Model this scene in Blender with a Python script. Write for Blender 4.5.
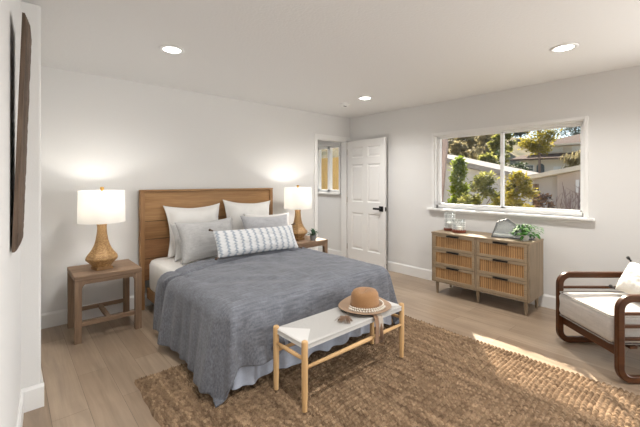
import bpy, bmesh, math, random
import numpy as np
from mathutils import Vector, Matrix, noise
PI = math.pi
random.seed(7)
for _o in list(bpy.data.objects):
    bpy.data.objects.remove(_o)
SC = bpy.context.scene
COL = SC.collection

# ---------------------------------------------------------------- camera
cd = bpy.data.cameras.new('camera')
cam = bpy.data.objects.new('camera', cd)
COL.objects.link(cam)
cam.location = (0, 0, 1.37)
cam.rotation_euler = (PI / 2, 0, math.radians(48.4 - 90))
cd.sensor_width = 36
cd.lens = 350 / 640 * 36
cd.shift_y = -32.5 / 640
cd.clip_start = 0.02
cd.clip_end = 500
SC.camera = cam

# ---------------------------------------------------------------- world, sun, fill light, exposure
SC.view_settings.view_transform = 'Standard'
SC.view_settings.look = 'None'
SC.view_settings.gamma = 1
SC.view_settings.use_curve_mapping = False
SC.view_settings.exposure = 0.56
SUN_DIR = Vector((-1.005, -0.79, -1.0)).normalized()
w = bpy.data.worlds.new('sky_world')
SC.world = w
w.use_nodes = True
nt = w.node_tree
nt.nodes.clear()
wo = nt.nodes.new('ShaderNodeOutputWorld')
bg = nt.nodes.new('ShaderNodeBackground')
sky = nt.nodes.new('ShaderNodeTexSky')
sky.sky_type = 'NISHITA'
sky.sun_disc = False
sky.sun_elevation = math.radians(38)
sky.sun_rotation = math.atan2(1.005, 0.79)
sky.air_density = 1.0
sky.dust_density = 0.4
bg.inputs['Strength'].default_value = 0.13
nt.links.new(sky.outputs[0], bg.inputs[0])
nt.links.new(bg.outputs[0], wo.inputs[0])

sl = bpy.data.lights.new('sun', 'SUN')
sun = bpy.data.objects.new('sun', sl)
COL.objects.link(sun)
sun.location = (20, 16, 20)
sun.rotation_euler = SUN_DIR.to_track_quat('-Z', 'Y').to_euler()
sl.energy = 10.0
sl.angle = math.radians(0.6)
sl.color = (1.0, 0.9, 0.74)


def area(name, loc, target, sx, sy, energy, color=(1, 1, 1)):
    l = bpy.data.lights.new(name, 'AREA')
    l.shape = 'RECTANGLE'
    l.size = sx
    l.size_y = sy
    l.energy = energy
    l.color = color
    o = bpy.data.objects.new(name, l)
    COL.objects.link(o)
    o.location = loc
    o.rotation_euler = (Vector(target) - Vector(loc)).to_track_quat('-Z', 'Y').to_euler()
    return o


XW_ = 4.36
# added fill light, set in an unseen opening behind the photographer
area('added_fill_light', (XW_ + .25, -1.75, 1.15), (0.6, 0.4, 1.6), 2.3, 2.0, 120, (0.97, 0.985, 1.0))
DOWNLIGHT_W = 9.0
LAMP_W = 1.3


# ---------------------------------------------------------------- materials
def M(name):
    m = bpy.data.materials.new(name)
    m.use_nodes = True
    return m, m.node_tree, m.node_tree.nodes['Principled BSDF']


def plain(name, col, rough=0.6, metal=0.0, spec=None):
    m, t, b = M(name)
    b.inputs['Base Color'].default_value = (*col, 1)
    b.inputs['Roughness'].default_value = rough
    b.inputs['Metallic'].default_value = metal
    if spec is not None:
        b.inputs['Specular IOR Level'].default_value = spec
    return m


def nd(t, kind, **kw):
    n = t.nodes.new(kind)
    for k, v in kw.items():
        setattr(n, k, v)
    return n


def coords(t, scale=(1, 1, 1), src='Object', rot=(0, 0, 0)):
    tc = nd(t, 'ShaderNodeTexCoord')
    mp = nd(t, 'ShaderNodeMapping')
    mp.inputs['Scale'].default_value = scale
    mp.inputs['Rotation'].default_value = rot
    t.links.new(tc.outputs[src], mp.inputs[0])
    return mp.outputs[0]


def ramp(t, fac, stops):
    r = nd(t, 'ShaderNodeValToRGB')
    e = r.color_ramp.elements
    while len(e) < len(stops):
        e.new(0.5)
    for i, (p, c) in enumerate(stops):
        e[i].position = p
        e[i].color = (*c, 1)
    t.links.new(fac, r.inputs[0])
    return r.outputs[0]


def bump(t, b, h, strength=0.3, dist=0.01):
    n = nd(t, 'ShaderNodeBump')
    n.inputs['Strength'].default_value = strength
    n.inputs['Distance'].default_value = dist
    t.links.new(h, n.inputs['Height'])
    t.links.new(n.outputs[0], b.inputs['Normal'])


def tex_noise(t, vec, scale=5, detail=3, rough=0.5, dist=0.0):
    n = nd(t, 'ShaderNodeTexNoise')
    n.inputs['Scale'].default_value = scale
    n.inputs['Detail'].default_value = detail
    n.inputs['Roughness'].default_value = rough
    n.inputs['Distortion'].default_value = dist
    t.links.new(vec, n.inputs['Vector'])
    return n.outputs['Fac']


def mix(t, fac, a, b, blend='MIX'):
    n = nd(t, 'ShaderNodeMix', data_type='RGBA', blend_type=blend)
    if isinstance(fac, (int, float)):
        n.inputs['Factor'].default_value = fac
    else:
        t.links.new(fac, n.inputs['Factor'])
    for s, v in (('A', a), ('B', b)):
        i = [x for x in n.inputs if x.name == s and x.type == 'RGBA'][0]
        if isinstance(v, tuple):
            i.default_value = (*v, 1)
        else:
            t.links.new(v, i)
    return [x for x in n.outputs if x.type == 'RGBA'][0]


def paint(name, col, scale=160, strength=0.12, rough=0.75):
    m, t, b = M(name)
    b.inputs['Base Color'].default_value = (*col, 1)
    b.inputs['Roughness'].default_value = rough
    b.inputs['Specular IOR Level'].default_value = 0.25
    v = coords(t)
    bump(t, b, tex_noise(t, v, scale, 3), strength, 0.004)
    return m


def wood(name, c1, c2, axis='x', rough=0.5, scale=1.0, bumpy=0.08):
    m, t, b = M(name)
    s = {'x': (1.6, 26, 26), 'y': (26, 1.6, 26), 'z': (26, 26, 1.6)}[axis]
    v = coords(t, tuple(k * scale for k in s))
    n1 = tex_noise(t, v, 1.0, 5, 0.6, 0.6)
    s2 = {'x': (5, 120, 120), 'y': (120, 5, 120), 'z': (120, 120, 5)}[axis]
    v2 = coords(t, tuple(k * scale for k in s2))
    n2 = tex_noise(t, v2, 1.0, 2)
    c = ramp(t, n1, [(0.28, c1), (0.72, c2)])
    d = ramp(t, n2, [(0.35, (0.72, 0.72, 0.72)), (0.6, (1, 1, 1))])
    t.links.new(mix(t, 0.55, c, d, 'MULTIPLY'), b.inputs['Base Color'])
    b.inputs['Roughness'].default_value = rough
    b.inputs['Specular IOR Level'].default_value = 0.22
    bump(t, b, n2, bumpy, 0.002)
    return m


def fabric(name, col, col2=None, scale=420, rough=0.9, strength=0.25, slub=0.0, blot=0.12):
    """woven cloth: fine thread bump, soft mottling and (slub) long uneven threads"""
    m, t, b = M(name)
    col2 = col2 or tuple(c * 0.82 for c in col)
    v = coords(t)
    big = tex_noise(t, v, 9, 4)
    base = ramp(t, big, [(0.5 - blot * 2, col2), (0.5 + blot * 2, col)])
    if slub:
        vs = coords(t, (150, 22, 60))
        s = tex_noise(t, vs, 1, 3, 0.6)
        vs2 = coords(t, (6, 130, 60))
        s2 = tex_noise(t, vs2, 1, 3, 0.6)
        c = ramp(t, s, [(0.3, (1 - slub * .45,) * 3), (0.7, (1 + slub * .45,) * 3)])
        c2 = ramp(t, s2, [(0.3, (1 - slub,) * 3), (0.7, (1 + slub * .6,) * 3)])
        base = mix(t, 1.0, mix(t, 1.0, base, c, 'MULTIPLY'), c2, 'MULTIPLY')
    t.links.new(base, b.inputs['Base Color'])
    b.inputs['Roughness'].default_value = rough
    b.inputs['Specular IOR Level'].default_value = 0.15
    b.inputs['Sheen Weight'].default_value = 0.15
    bump(t, b, tex_noise(t, v, scale, 2), strength, 0.003)
    return m


def glass_pane(name, tint=(1, 1, 1), gloss=0.06):
    m, t, b = M(name)
    t.nodes.remove(b)
    out = t.nodes['Material Output']
    tr = nd(t, 'ShaderNodeBsdfTransparent')
    tr.inputs[0].default_value = (*tint, 1)
    gl = nd(t, 'ShaderNodeBsdfGlossy')
    gl.inputs['Roughness'].default_value = 0.02
    mx = nd(t, 'ShaderNodeMixShader')
    mx.inputs[0].default_value = gloss
    t.links.new(tr.outputs[0], mx.inputs[1])
    t.links.new(gl.outputs[0], mx.inputs[2])
    t.links.new(mx.outputs[0], out.inputs[0])
    return m


def emit(name, col, strength):
    m, t, b = M(name)
    b.inputs['Base Color'].default_value = (*col, 1)
    b.inputs['Emission Color'].default_value = (*col, 1)
    b.inputs['Emission Strength'].default_value = strength
    return m


def leafy(name, c1, c2, scale=3.0, trans=0.4):
    m, t, b = M(name)
    v = coords(t)
    n = tex_noise(t, v, scale, 4, 0.7)
    c = ramp(t, n, [(0.35, c1), (0.65, c2)])
    t.links.new(c, b.inputs['Base Color'])
    b.inputs['Roughness'].default_value = 0.6
    tl = nd(t, 'ShaderNodeBsdfTranslucent')
    t.links.new(c, tl.inputs[0])
    mx = nd(t, 'ShaderNodeMixShader')
    mx.inputs[0].default_value = trans
    out = t.nodes['Material Output']
    t.links.new(b.outputs[0], mx.inputs[1])
    t.links.new(tl.outputs[0], mx.inputs[2])
    t.links.new(mx.outputs[0], out.inputs[0])
    return m


WALL = paint('wall_paint', (0.722, 0.716, 0.702), 140, 0.15)
WALL_ROUGH = paint('orange_peel_wall_paint', (0.722, 0.716, 0.702), 70, 0.35)
CEIL = paint('ceiling_paint', (0.755, 0.752, 0.742), 55, 0.5)
TRIM = plain('white_trim_paint', (0.80, 0.795, 0.78), 0.4)
DOORP = plain('door_paint', (0.78, 0.775, 0.76), 0.42)
BLACK = plain('matte_black_metal', (0.012, 0.012, 0.013), 0.4, 0.3)
VINYL = plain('white_vinyl', (0.82, 0.82, 0.81), 0.35)
STEEL = plain('satin_steel', (0.6, 0.58, 0.55), 0.35, 1.0)
PANE = glass_pane('window_glass', (1, 1, 1), 0.03)
NSWOOD = wood('weathered_brown_wood', (0.205, 0.132, 0.085), (0.33, 0.225, 0.15), 'x', 0.6)
NSWOODZ = wood('weathered_brown_wood_upright', (0.205, 0.132, 0.085), (0.33, 0.225, 0.15), 'z', 0.6)
HBWOOD = wood('honey_oak', (0.30, 0.155, 0.062), (0.43, 0.245, 0.105), 'x', 0.45)
HBWOODZ = wood('honey_oak_upright', (0.27, 0.14, 0.06), (0.38, 0.21, 0.095), 'z', 0.45)
OAK = wood('grey_oak', (0.28, 0.21, 0.135), (0.38, 0.295, 0.20), 'y', 0.5, 1.0)
OAKZ = wood('grey_oak_upright', (0.24, 0.18, 0.12), (0.33, 0.255, 0.175), 'z', 0.5)
BENCHW = wood('pale_ash', (0.60, 0.37, 0.17), (0.70, 0.46, 0.23), 'z', 0.45)
BENCHX = wood('pale_ash_rail', (0.60, 0.37, 0.17), (0.70, 0.46, 0.23), 'x', 0.45)
TEAK = wood('dark_teak', (0.040, 0.013, 0.004), (0.090, 0.032, 0.010), 'y', 0.35)
TEAKX = wood('dark_teak_cross', (0.040, 0.013, 0.004), (0.090, 0.032, 0.010), 'x', 0.35)
ARTW = wood('carved_dark_wood', (0.042, 0.028, 0.019), (0.19, 0.135, 0.10), 'z', 0.7, 1.6, 0.6)
REDWOOD = wood('reddish_base_wood', (0.16, 0.045, 0.028), (0.25, 0.08, 0.05), 'x', 0.4)


def floor_mat():
    m, t, b = M('light_oak_planks')
    v = coords(t, (1, 1, 1), 'Object', (0, 0, PI / 2))
    br = nd(t, 'ShaderNodeTexBrick')
    br.offset = 0.37
    br.inputs['Scale'].default_value = 1.0
    br.inputs['Brick Width'].default_value = 1.25
    br.inputs['Row Height'].default_value = 0.18
    br.inputs['Mortar Size'].default_value = 0.0012
    br.inputs['Mortar Smooth'].default_value = 0.2
    br.inputs['Bias'].default_value = 0.0
    br.inputs['Color1'].default_value = (0.295, 0.220, 0.155, 1)
    br.inputs['Color2'].default_value = (0.390, 0.305, 0.225, 1)
    br.inputs['Mortar'].default_value = (0.13, 0.095, 0.07, 1)
    t.links.new(v, br.inputs['Vector'])
    vg = coords(t, (22, 1.3, 1))
    g = tex_noise(t, vg, 1.0, 5, 0.6, 0.8)
    c = ramp(t, g, [(0.3, (0.80, 0.78, 0.76)), (0.7, (1.14, 1.12, 1.10))])
    vb = coords(t, (1, 1, 1))
    bl = ramp(t, tex_noise(t, vb, 2.2, 3), [(0.35, (0.92, 0.92, 0.92)), (0.65, (1.06, 1.05, 1.04))])
    col = mix(t, 1.0, mix(t, 1.0, br.outputs['Color'], c, 'MULTIPLY'), bl, 'MULTIPLY')
    t.links.new(col, b.inputs['Base Color'])
    b.inputs['Roughness'].default_value = 0.31
    b.inputs['Specular IOR Level'].default_value = 0.5
    bump(t, b, br.outputs['Fac'], -0.15, 0.002)
    return m


FLOOR = floor_mat()


# ---------------------------------------------------------------- mesh building
class MB:
    def __init__(s):
        s.v = []
        s.f = []

    def add(s, vs, fs):
        o = len(s.v)
        s.v += [tuple(p) for p in vs]
        s.f += [tuple(i + o for i in f) for f in fs]
        return s

    def box(s, x0, y0, z0, x1, y1, z1, mtx=None):
        vs = [Vector(p) for p in ((x0, y0, z0), (x1, y0, z0), (x1, y1, z0), (x0, y1, z0),
                                  (x0, y0, z1), (x1, y0, z1), (x1, y1, z1), (x0, y1, z1))]
        if mtx:
            vs = [mtx @ p for p in vs]
        return s.add(vs, [(3, 2, 1, 0), (4, 5, 6, 7), (0, 1, 5, 4), (1, 2, 6, 5), (2, 3, 7, 6), (3, 0, 4, 7)])

    def prism(s, pts, a0, a1, axis='y'):
        """closed 2D outline pushed along an axis"""
        n = len(pts)
        def P(p, a):
            return {'x': (a, p[0], p[1]), 'y': (p[0], a, p[1]), 'z': (p[0], p[1], a)}[axis]
        vs = [P(p, a0) for p in pts] + [P(p, a1) for p in pts]
        fs = [tuple(range(n)), tuple(range(2 * n - 1, n - 1, -1))]
        fs += [(i, i + n, (i + 1) % n + n, (i + 1) % n) for i in range(n)]
        return s.add(vs, fs)

    def tube(s, path, rad, seg=10, closed=False):
        P = [Vector(p) for p in path]
        n = len(P)
        R = rad if isinstance(rad, (list, tuple)) else [rad] * n
        vs, fs = [], []
        up = None
        for i in range(n):
            if closed:
                d = P[(i + 1) % n] - P[i - 1]
            else:
                d = P[min(i + 1, n - 1)] - P[max(i - 1, 0)]
            d.normalize()
            if up is None:
                up = d.orthogonal().normalized()
            up = (up - d * up.dot(d))
            up = up.normalized() if up.length > 1e-6 else d.orthogonal().normalized()
            sd = d.cross(up)
            for k in range(seg):
                a = 2 * PI * k / seg
                vs.append(P[i] + (up * math.cos(a) + sd * math.sin(a)) * R[i])
        m = n if closed else n - 1
        for i in range(m):
            j = (i + 1) % n
            for k in range(seg):
                fs.append((i * seg + k, i * seg + (k + 1) % seg, j * seg + (k + 1) % seg, j * seg + k))
        if not closed:
            fs.append(tuple(range(seg - 1, -1, -1)))
            fs.append(tuple((n - 1) * seg + k for k in range(seg)))
        return s.add(vs, fs)

    def lathe(s, prof, seg=32, c=(0, 0, 0), caps=True, fn=None):
        vs, fs = [], []
        for r, z in prof:
            for k in range(seg):
                a = 2 * PI * k / seg
                rr = r * (fn(a, z) if fn else 1)
                vs.append((c[0] + rr * math.cos(a), c[1] + rr * math.sin(a), c[2] + z))
        n = len(prof)
        for i in range(n - 1):
            for k in range(seg):
                fs.append((i * seg + k, i * seg + (k + 1) % seg, (i + 1) * seg + (k + 1) % seg, (i + 1) * seg + k))
        if caps:
            fs.append(tuple(range(seg - 1, -1, -1)))
            fs.append(tuple((n - 1) * seg + k for k in range(seg)))
        return s.add(vs, fs)

    def grid(s, fn, nu, nv, wrap=False):
        vs = [fn(i / nu, j / nv) for j in range(nv + 1) for i in range(nu + 1)]
        fs = [(j * (nu + 1) + i, j * (nu + 1) + i + 1, (j + 1) * (nu + 1) + i + 1, (j + 1) * (nu + 1) + i)
              for j in range(nv) for i in range(nu)]
        return s.add(vs, fs)

    def sphere(s, c, r, seg=10, rings=6, sc=(1, 1, 1)):
        vs = [(c[0], c[1], c[2] - r * sc[2])]
        for j in range(1, rings):
            t = PI * j / rings
            for k in range(seg):
                a = 2 * PI * k / seg
                vs.append((c[0] + r * sc[0] * math.sin(t) * math.cos(a), c[1] + r * sc[1] * math.sin(t) * math.sin(a), c[2] - r * sc[2] * math.cos(t)))
        vs.append((c[0], c[1], c[2] + r * sc[2]))
        fs = []
        for k in range(seg):
            fs.append((0, 1 + (k + 1) % seg, 1 + k))
            for j in range(rings - 2):
                a = 1 + j * seg
                fs.append((a + k, a + (k + 1) % seg, a + seg + (k + 1) % seg, a + seg + k))
            a = 1 + (rings - 2) * seg
            fs.append((a + k, a + (k + 1) % seg, len(vs) - 1))
        return s.add(vs, fs)

    def build(s, name, m, parent=None, smooth=False, bevel=0.0, loc=None, rot=None, angle=None, recalc=True):
        me = bpy.data.meshes.new(name)
        me.from_pydata(s.v, [], s.f)
        if recalc:
            bm = bmesh.new()
            bm.from_mesh(me)
            bmesh.ops.recalc_face_normals(bm, faces=bm.faces)
            bm.to_mesh(me)
            bm.free()
        me.materials.append(m)
        if smooth:
            me.polygons.foreach_set('use_smooth', [True] * len(me.polygons))
            if angle:
                try:
                    me.set_sharp_from_angle(angle=math.radians(angle))
                except Exception:
                    pass
        o = bpy.data.objects.new(name, me)
        COL.objects.link(o)
        if parent:
            o.parent = parent
        if loc:
            o.location = loc
        if rot:
            o.rotation_euler = rot
        if bevel:
            b = o.modifiers.new('bevel', 'BEVEL')
            b.width = bevel
            b.segments = 2
            b.limit_method = 'ANGLE'
            b.angle_limit = math.radians(40)
        return o


def tag(o, label, cat, group=None, kind=None):
    o['label'] = label
    o['category'] = cat
    if group:
        o['group'] = group
    if kind:
        o['kind'] = kind
    return o


def thing(name, label, cat, loc=(0, 0, 0), rz=0, group=None):
    o = bpy.data.objects.new(name, None)
    o.empty_display_size = 0.1
    COL.objects.link(o)
    o.location = loc
    o.rotation_euler = (0, 0, rz)
    return tag(o, label, cat, group)


def struct(o):
    o['kind'] = 'structure'
    return o


def sempty(name, loc=(0, 0, 0), rz=0):
    o = bpy.data.objects.new(name, None)
    COL.objects.link(o)
    o.location = loc
    o.rotation_euler = (0, 0, rz)
    return struct(o)


def dup(root, loc=None, rz=None, label=None, group=None):
    r = root.copy()
    COL.objects.link(r)
    if loc is not None:
        r.location = loc
    if rz is not None:
        r.rotation_euler = (0, 0, rz)
    if label:
        r['label'] = label
    if group:
        r['group'] = group
    for ch in list(root.children):
        c = ch.copy()
        COL.objects.link(c)
        c.parent = r
        for g in list(ch.children):
            d = g.copy()
            COL.objects.link(d)
            d.parent = c
    return r


def round_path(pts, r, n=6):
    """closed 2D polygon with rounded corners"""
    out = []
    N = len(pts)
    for i in range(N):
        p = Vector(pts[i])
        a = (Vector(pts[i - 1]) - p).normalized()
        b = (Vector(pts[(i + 1) % N]) - p).normalized()
        half = math.acos(max(-1, min(1, a.dot(b)))) / 2
        t = r / math.tan(half)
        s0, s1 = p + a * t, p + b * t
        c = p + (a + b).normalized() * (r / math.sin(half))
        a0 = math.atan2(s0.y - c.y, s0.x - c.x)
        a1 = math.atan2(s1.y - c.y, s1.x - c.x)
        da = (a1 - a0 + PI) % (2 * PI) - PI
        for k in range(n + 1):
            out.append((c.x + r * math.cos(a0 + da * k / n), c.y + r * math.sin(a0 + da * k / n)))
    return out


# ================================================================ SETTING
XW, YB, H = 4.36, 4.14, 2.44          # window wall, headboard wall, ceiling height
WO = (0.872, 2.548, 1.0, 1.99)        # window opening y0 y1 z0 z1
HO = (4.40, 5.04, 1.16, 2.02)         # hall window opening
DO = (3.61, 4.29, 2.05)               # doorway x0 x1 top
YR = -3.3                             # wall behind the photographer

mb = MB()
T = 0.14
for (y0, y1, z0, z1) in ((YR - .14, -2.95, 0, H), (-2.95, -0.55, 2.1, H), (-0.55, WO[0], 0, H), (WO[0], WO[1], 0, WO[2]), (WO[0], WO[1], WO[3], H),
                         (WO[1], HO[0], 0, H), (HO[0], HO[1], 0, HO[2]), (HO[0], HO[1], HO[3], H), (HO[1], 6.74, 0, H)):
    mb.box(XW, y0, z0, XW + T, y1, z1)
struct(mb.build('wall_right', WALL))
mb = MB()
for (x0, x1, z0, z1) in ((-0.45, DO[0], 0, H), (DO[0], DO[1], DO[2], H), (DO[1], XW, 0, H)):
    mb.box(x0, YB, z0, x1, YB + .12, z1)
struct(mb.build('wall_back', WALL))
# the wall close beside the photographer, and the thicker stretch beyond it
sk = lambda y: -0.119 + 0.0625 * y
mb = MB()
mb.prism([(sk(YR), YR), (sk(2.72), 2.72), (-0.45, 2.72), (-0.45, YR)], 0, H, 'z')
struct(mb.build('wall_left', WALL_ROUGH))
mb = MB().box(-0.45, 2.72, 0, 0.145, YB, H)
struct(mb.build('wall_return', WALL, bevel=0.012))
# wall behind the photographer, and an unseen door frame added for the fill light
struct(MB().box(-0.45, YR - .14, 0, XW, YR, H).build('wall_front', WALL))
mb = MB()
for y in (-2.95, -1.78, -0.61):
    mb.box(XW + .04, y, 0, XW + .10, y + .06, 2.1)
mb.box(XW + .04, -2.95, 2.04, XW + .10, -0.55, 2.1).box(XW + .04, -2.95, 0, XW + .10, -0.55, .05)
gd = sempty('fill_opening')
mb.build('fill_opening_frame', VINYL, gd)
# hall beyond the doorway
struct(MB().box(2.3, 6.6, 0, XW, 6.74, H).build('wall_hall_end', WALL))
struct(MB().box(2.2, YB + .12, 0, 2.34, 6.74, H).build('wall_hall_side', WALL))
struct(MB().box(-0.45, YR - .14, -0.1, XW + T, 6.74, 0).build('floor', FLOOR))
struct(MB().box(-0.45, YR - .14, H, XW + T, 6.74, H + .1).build('ceiling', CEIL))


def baseboard(name, x0, y0, x1, y1, nx, ny, h=0.14, t=0.014):
    """board along a wall foot, n = direction into the room; small bevelled top"""
    m = MB()
    d = Vector((x1 - x0, y1 - y0)); L = d.length; d.normalize()
    prof = [(0, 0), (t, 0), (t, h - .018), (t * .45, h - .004), (t * .35, h), (0, h)]
    n = len(prof)
    vs = []
    for e in (0, L):
        for o, z in prof:
            vs.append((x0 + d.x * e + nx * o, y0 + d.y * e + ny * o, z))
    fs = [tuple(range(n)), tuple(range(2 * n - 1, n - 1, -1))] + [(i, (i + 1) % n, (i + 1) % n + n, i + n) for i in range(n)]
    m.add(vs, fs)
    return struct(m.build(name, TRIM))


baseboard('baseboard_right', XW, -0.55, XW, YB, -1, 0)
baseboard('baseboard_back', 0.145, YB, DO[0] - .06, YB, 0, -1)
baseboard('baseboard_return', sk(2.72), 2.72, 0.159, 2.72, 0, -1)
baseboard('baseboard_return_side', 0.145, 2.72, 0.145, YB, 1, 0)
baseboard('baseboard_left', sk(YR), YR, sk(2.70), 2.70, 1, -0.06)
baseboard('baseboard_hall', XW, YB + .12, XW, 6.6, -1, 0)
baseboard('baseboard_hall_end', 2.34, 6.6, XW, 6.6, 0, -1)

# main window
W1 = sempty('window_1')
y0, y1, z0, z1 = WO
mb = MB()
for (a0, a1, b0, b1) in ((y0 - .032, y0, z0 - .002, z1 + .034), (y1, y1 + .034, z0 - .002, z1 + .034), (y0, y1, z1, z1 + .034)):
    mb.box(XW - .016, a0, b0, XW, a1, b1)
mb.build('casing', TRIM, W1, bevel=.004)
mb = MB()      # jamb lining
mb.box(XW, y0 - .001, z0, XW + .07, y0 + .010, z1).box(XW, y1 - .010, z0, XW + .07, y1 + .001, z1).box(XW, y0, z1 - .010, XW + .07, y1, z1 + .001)
mb.build('jamb_lining', TRIM, W1)
mb = MB().box(XW - .062, y0 - .085, z0 - .028, XW + .07, y1 + .085, z0)
mb.build('window_sill', TRIM, W1, bevel=.006)
mb = MB().box(XW - .014, y0 - .05, z0 - .055, XW, y1 + .05, z0 - .028)
mb.build('apron', TRIM, W1, bevel=.004)
fx0, fx1 = XW + .045, XW + .115
mb = MB()
fw_ = .032
mb.box(fx0, y0, z0, fx1, y0 + fw_, z1).box(fx0, y1 - fw_, z0, fx1, y1, z1).box(fx0, y0, z0, fx1, y1, z0 + .045).box(fx0, y0, z1 - fw_, fx1, y1, z1)
mb.build('window_frame', VINYL, W1, bevel=.003)
ym = 1.695


def sash(name, a0, a1, x, wdt=.034):
    m = MB()
    zz0, zz1 = z0 + .045, z1 - fw_
    m.box(x, a0, zz0, x + .03, a0 + wdt, zz1).box(x, a1 - wdt, zz0, x + .03, a1, zz1)
    m.box(x, a0, zz0, x + .03, a1, zz0 + .022).box(x, a0, zz1 - .016, x + .03, a1, zz1)
    s = m.build(name, VINYL, W1, bevel=.003)
    MB().box(x + .012, a0 + wdt - .004, zz0 + .018, x + .016, a1 - wdt + .004, zz1 - .012).build('pane', PANE, s)
    return s


sash('sliding_sash', ym - .028, y1 - fw_, fx0 + .004)
sash('fixed_sash', y0 + fw_, ym + .024, fx0 + .036, .020)
lk = MB().box(fx0 - .012, ym - .014, 1.60, fx0 + .006, ym + .014, 1.66)
lk.build('latch', VINYL, W1, bevel=.003)

# hall window
W2 = sempty('window_2')
y0, y1, z0, z1 = HO
mb = MB()
for (a0, a1, b0, b1) in ((y0 - .04, y0, z0, z1 + .04), (y1, y1 + .04, z0, z1 + .04), (y0, y1, z1, z1 + .04)):
    mb.box(XW - .014, a0, b0, XW, a1, b1)
mb.build('casing', TRIM, W2)
MB().box(XW - .05, y0 - .06, z0 - .028, XW + .06, y1 + .06, z0).build('window_sill', TRIM, W2, bevel=.004)
mb = MB()
mb.box(fx0, y0, z0, fx1, y0 + .04, z1).box(fx0, y1 - .04, z0, fx1, y1, z1).box(fx0, y0, z0, fx1, y1, z0 + .05).box(fx0, y0, z1 - .05, fx1, y1, z1)
ymh = (y0 + y1) / 2
mb.box(fx0, ymh - .028, z0, fx1, ymh + .028, z1)
mb.build('window_frame', VINYL, W2)
for (a0, a1) in ((y0 + .04, ymh - .028), (ymh + .028, y1 - .04)):
    MB().box(fx0 + .03, a0, z0 + .05, fx0 + .034, a1, z1 - .05).build('pane', PANE, W2)

# doorway trim
mb = MB()
mb.box(DO[0] - .06, YB - .016, 0, DO[0], YB, DO[2] + .06).box(DO[0], YB - .016, DO[2], DO[1], YB, DO[2] + .06).box(DO[1], YB - .016, 0, XW - .002, YB, DO[2] + .06)
struct(mb.build('trim_1', TRIM, bevel=.004))
mb = MB()
mb.box(DO[0], YB, 0, DO[0] + .018, YB + .12, DO[2]).box(DO[1] - .018, YB, 0, DO[1], YB + .12, DO[2]).box(DO[0], YB, DO[2] - .018, DO[1], YB + .12, DO[2])
mb.box(DO[0] + .018, YB + .05, 0, DO[0] + .03, YB + .085, DO[2])
struct(mb.build('trim_2', TRIM))

# six-panel door, swung open: local x along the leaf from the hinge, local y = room face is negative
hx, hy, ex, ey = 4.27, 4.105, 4.238, 3.30
LW = math.hypot(ex - hx, ey - hy)
D1 = sempty('door_1', (hx, hy, 0.012), math.atan2(ey - hy, ex - hx))
DH = 2.02
mb = MB()
th = .035
cols = ((.095, LW / 2 - .05), (LW / 2 + .05, LW - .095))
rows = ((.24, .84), (1.02, 1.63), (1.74, 1.91))
zs = [0] + [z for r in rows for z in r] + [DH]
# stiles and rails
mb.box(0, 0, 0, .095, th, DH).box(LW - .095, 0, 0, LW, th, DH).box(LW / 2 - .05, 0, 0, LW / 2 + .05, th, DH)
for i in range(0, len(zs), 2):
    for c0, c1 in cols:
        mb.box(c0, 0, zs[i], c1, th, zs[i + 1])
for c0, c1 in cols:
    for r0, r1 in rows:
        for side in (0, 1):
            yo = 0 if side == 0 else th
            sg = 1 if side == 0 else -1
            loops = []
            for ins, dep in ((0, 0.0), (.010, .010), (.022, .012), (.048, .003), (.050, .003)):
                loops.append([(c0 + ins, yo + sg * dep, r0 + ins), (c1 - ins, yo + sg * dep, r0 + ins), (c1 - ins, yo + sg * dep, r1 - ins), (c0 + ins, yo + sg * dep, r1 - ins)])
            vs = [p for l in loops for p in l]
            fs = [(k * 4 + i, k * 4 + (i + 1) % 4, k * 4 + 4 + (i + 1) % 4, k * 4 + 4 + i) for k in range(len(loops) - 1) for i in range(4)]
            fs.append(tuple(range(len(vs) - 4, len(vs))))
            mb.add(vs, fs)
mb.build('door_leaf', DOORP, D1)
for side in (0, 1):
    yo = -.008 if side else th
    mb = MB().box(LW - .110, yo, .892, LW - .030, yo + .010, .972)
    h = mb.build('handle_plate', BLACK, D1, bevel=.002)
    sg = -1 if side else 1
    base = 0 if side else th
    mb = MB().tube([(LW - .067, base, .932), (LW - .067, base + sg * .05, .932)], .011, 10)
    mb.box(LW - .19, base + sg * .05 - .010, .916, LW - .050, base + sg * .05 + .010, .948)
    mb.build('handle', BLACK, h, bevel=.002)
MB().box(LW - .001, .006, .90, LW + .003, th - .006, .96).box(LW, .011, .918, LW + .012, th - .011, .942).build('latch', BLACK, D1)
MB().tube([(LW - .05, th, .07), (LW - .05, th + .06, .07)], .010, 10).build('door_stop', BLACK, D1)
for z in (.22, 1.0, 1.8):
    MB().tube([(-.004, -.006, z), (-.004, -.006, z + .09)], .007, 8).build('hinge', STEEL, D1)

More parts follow.
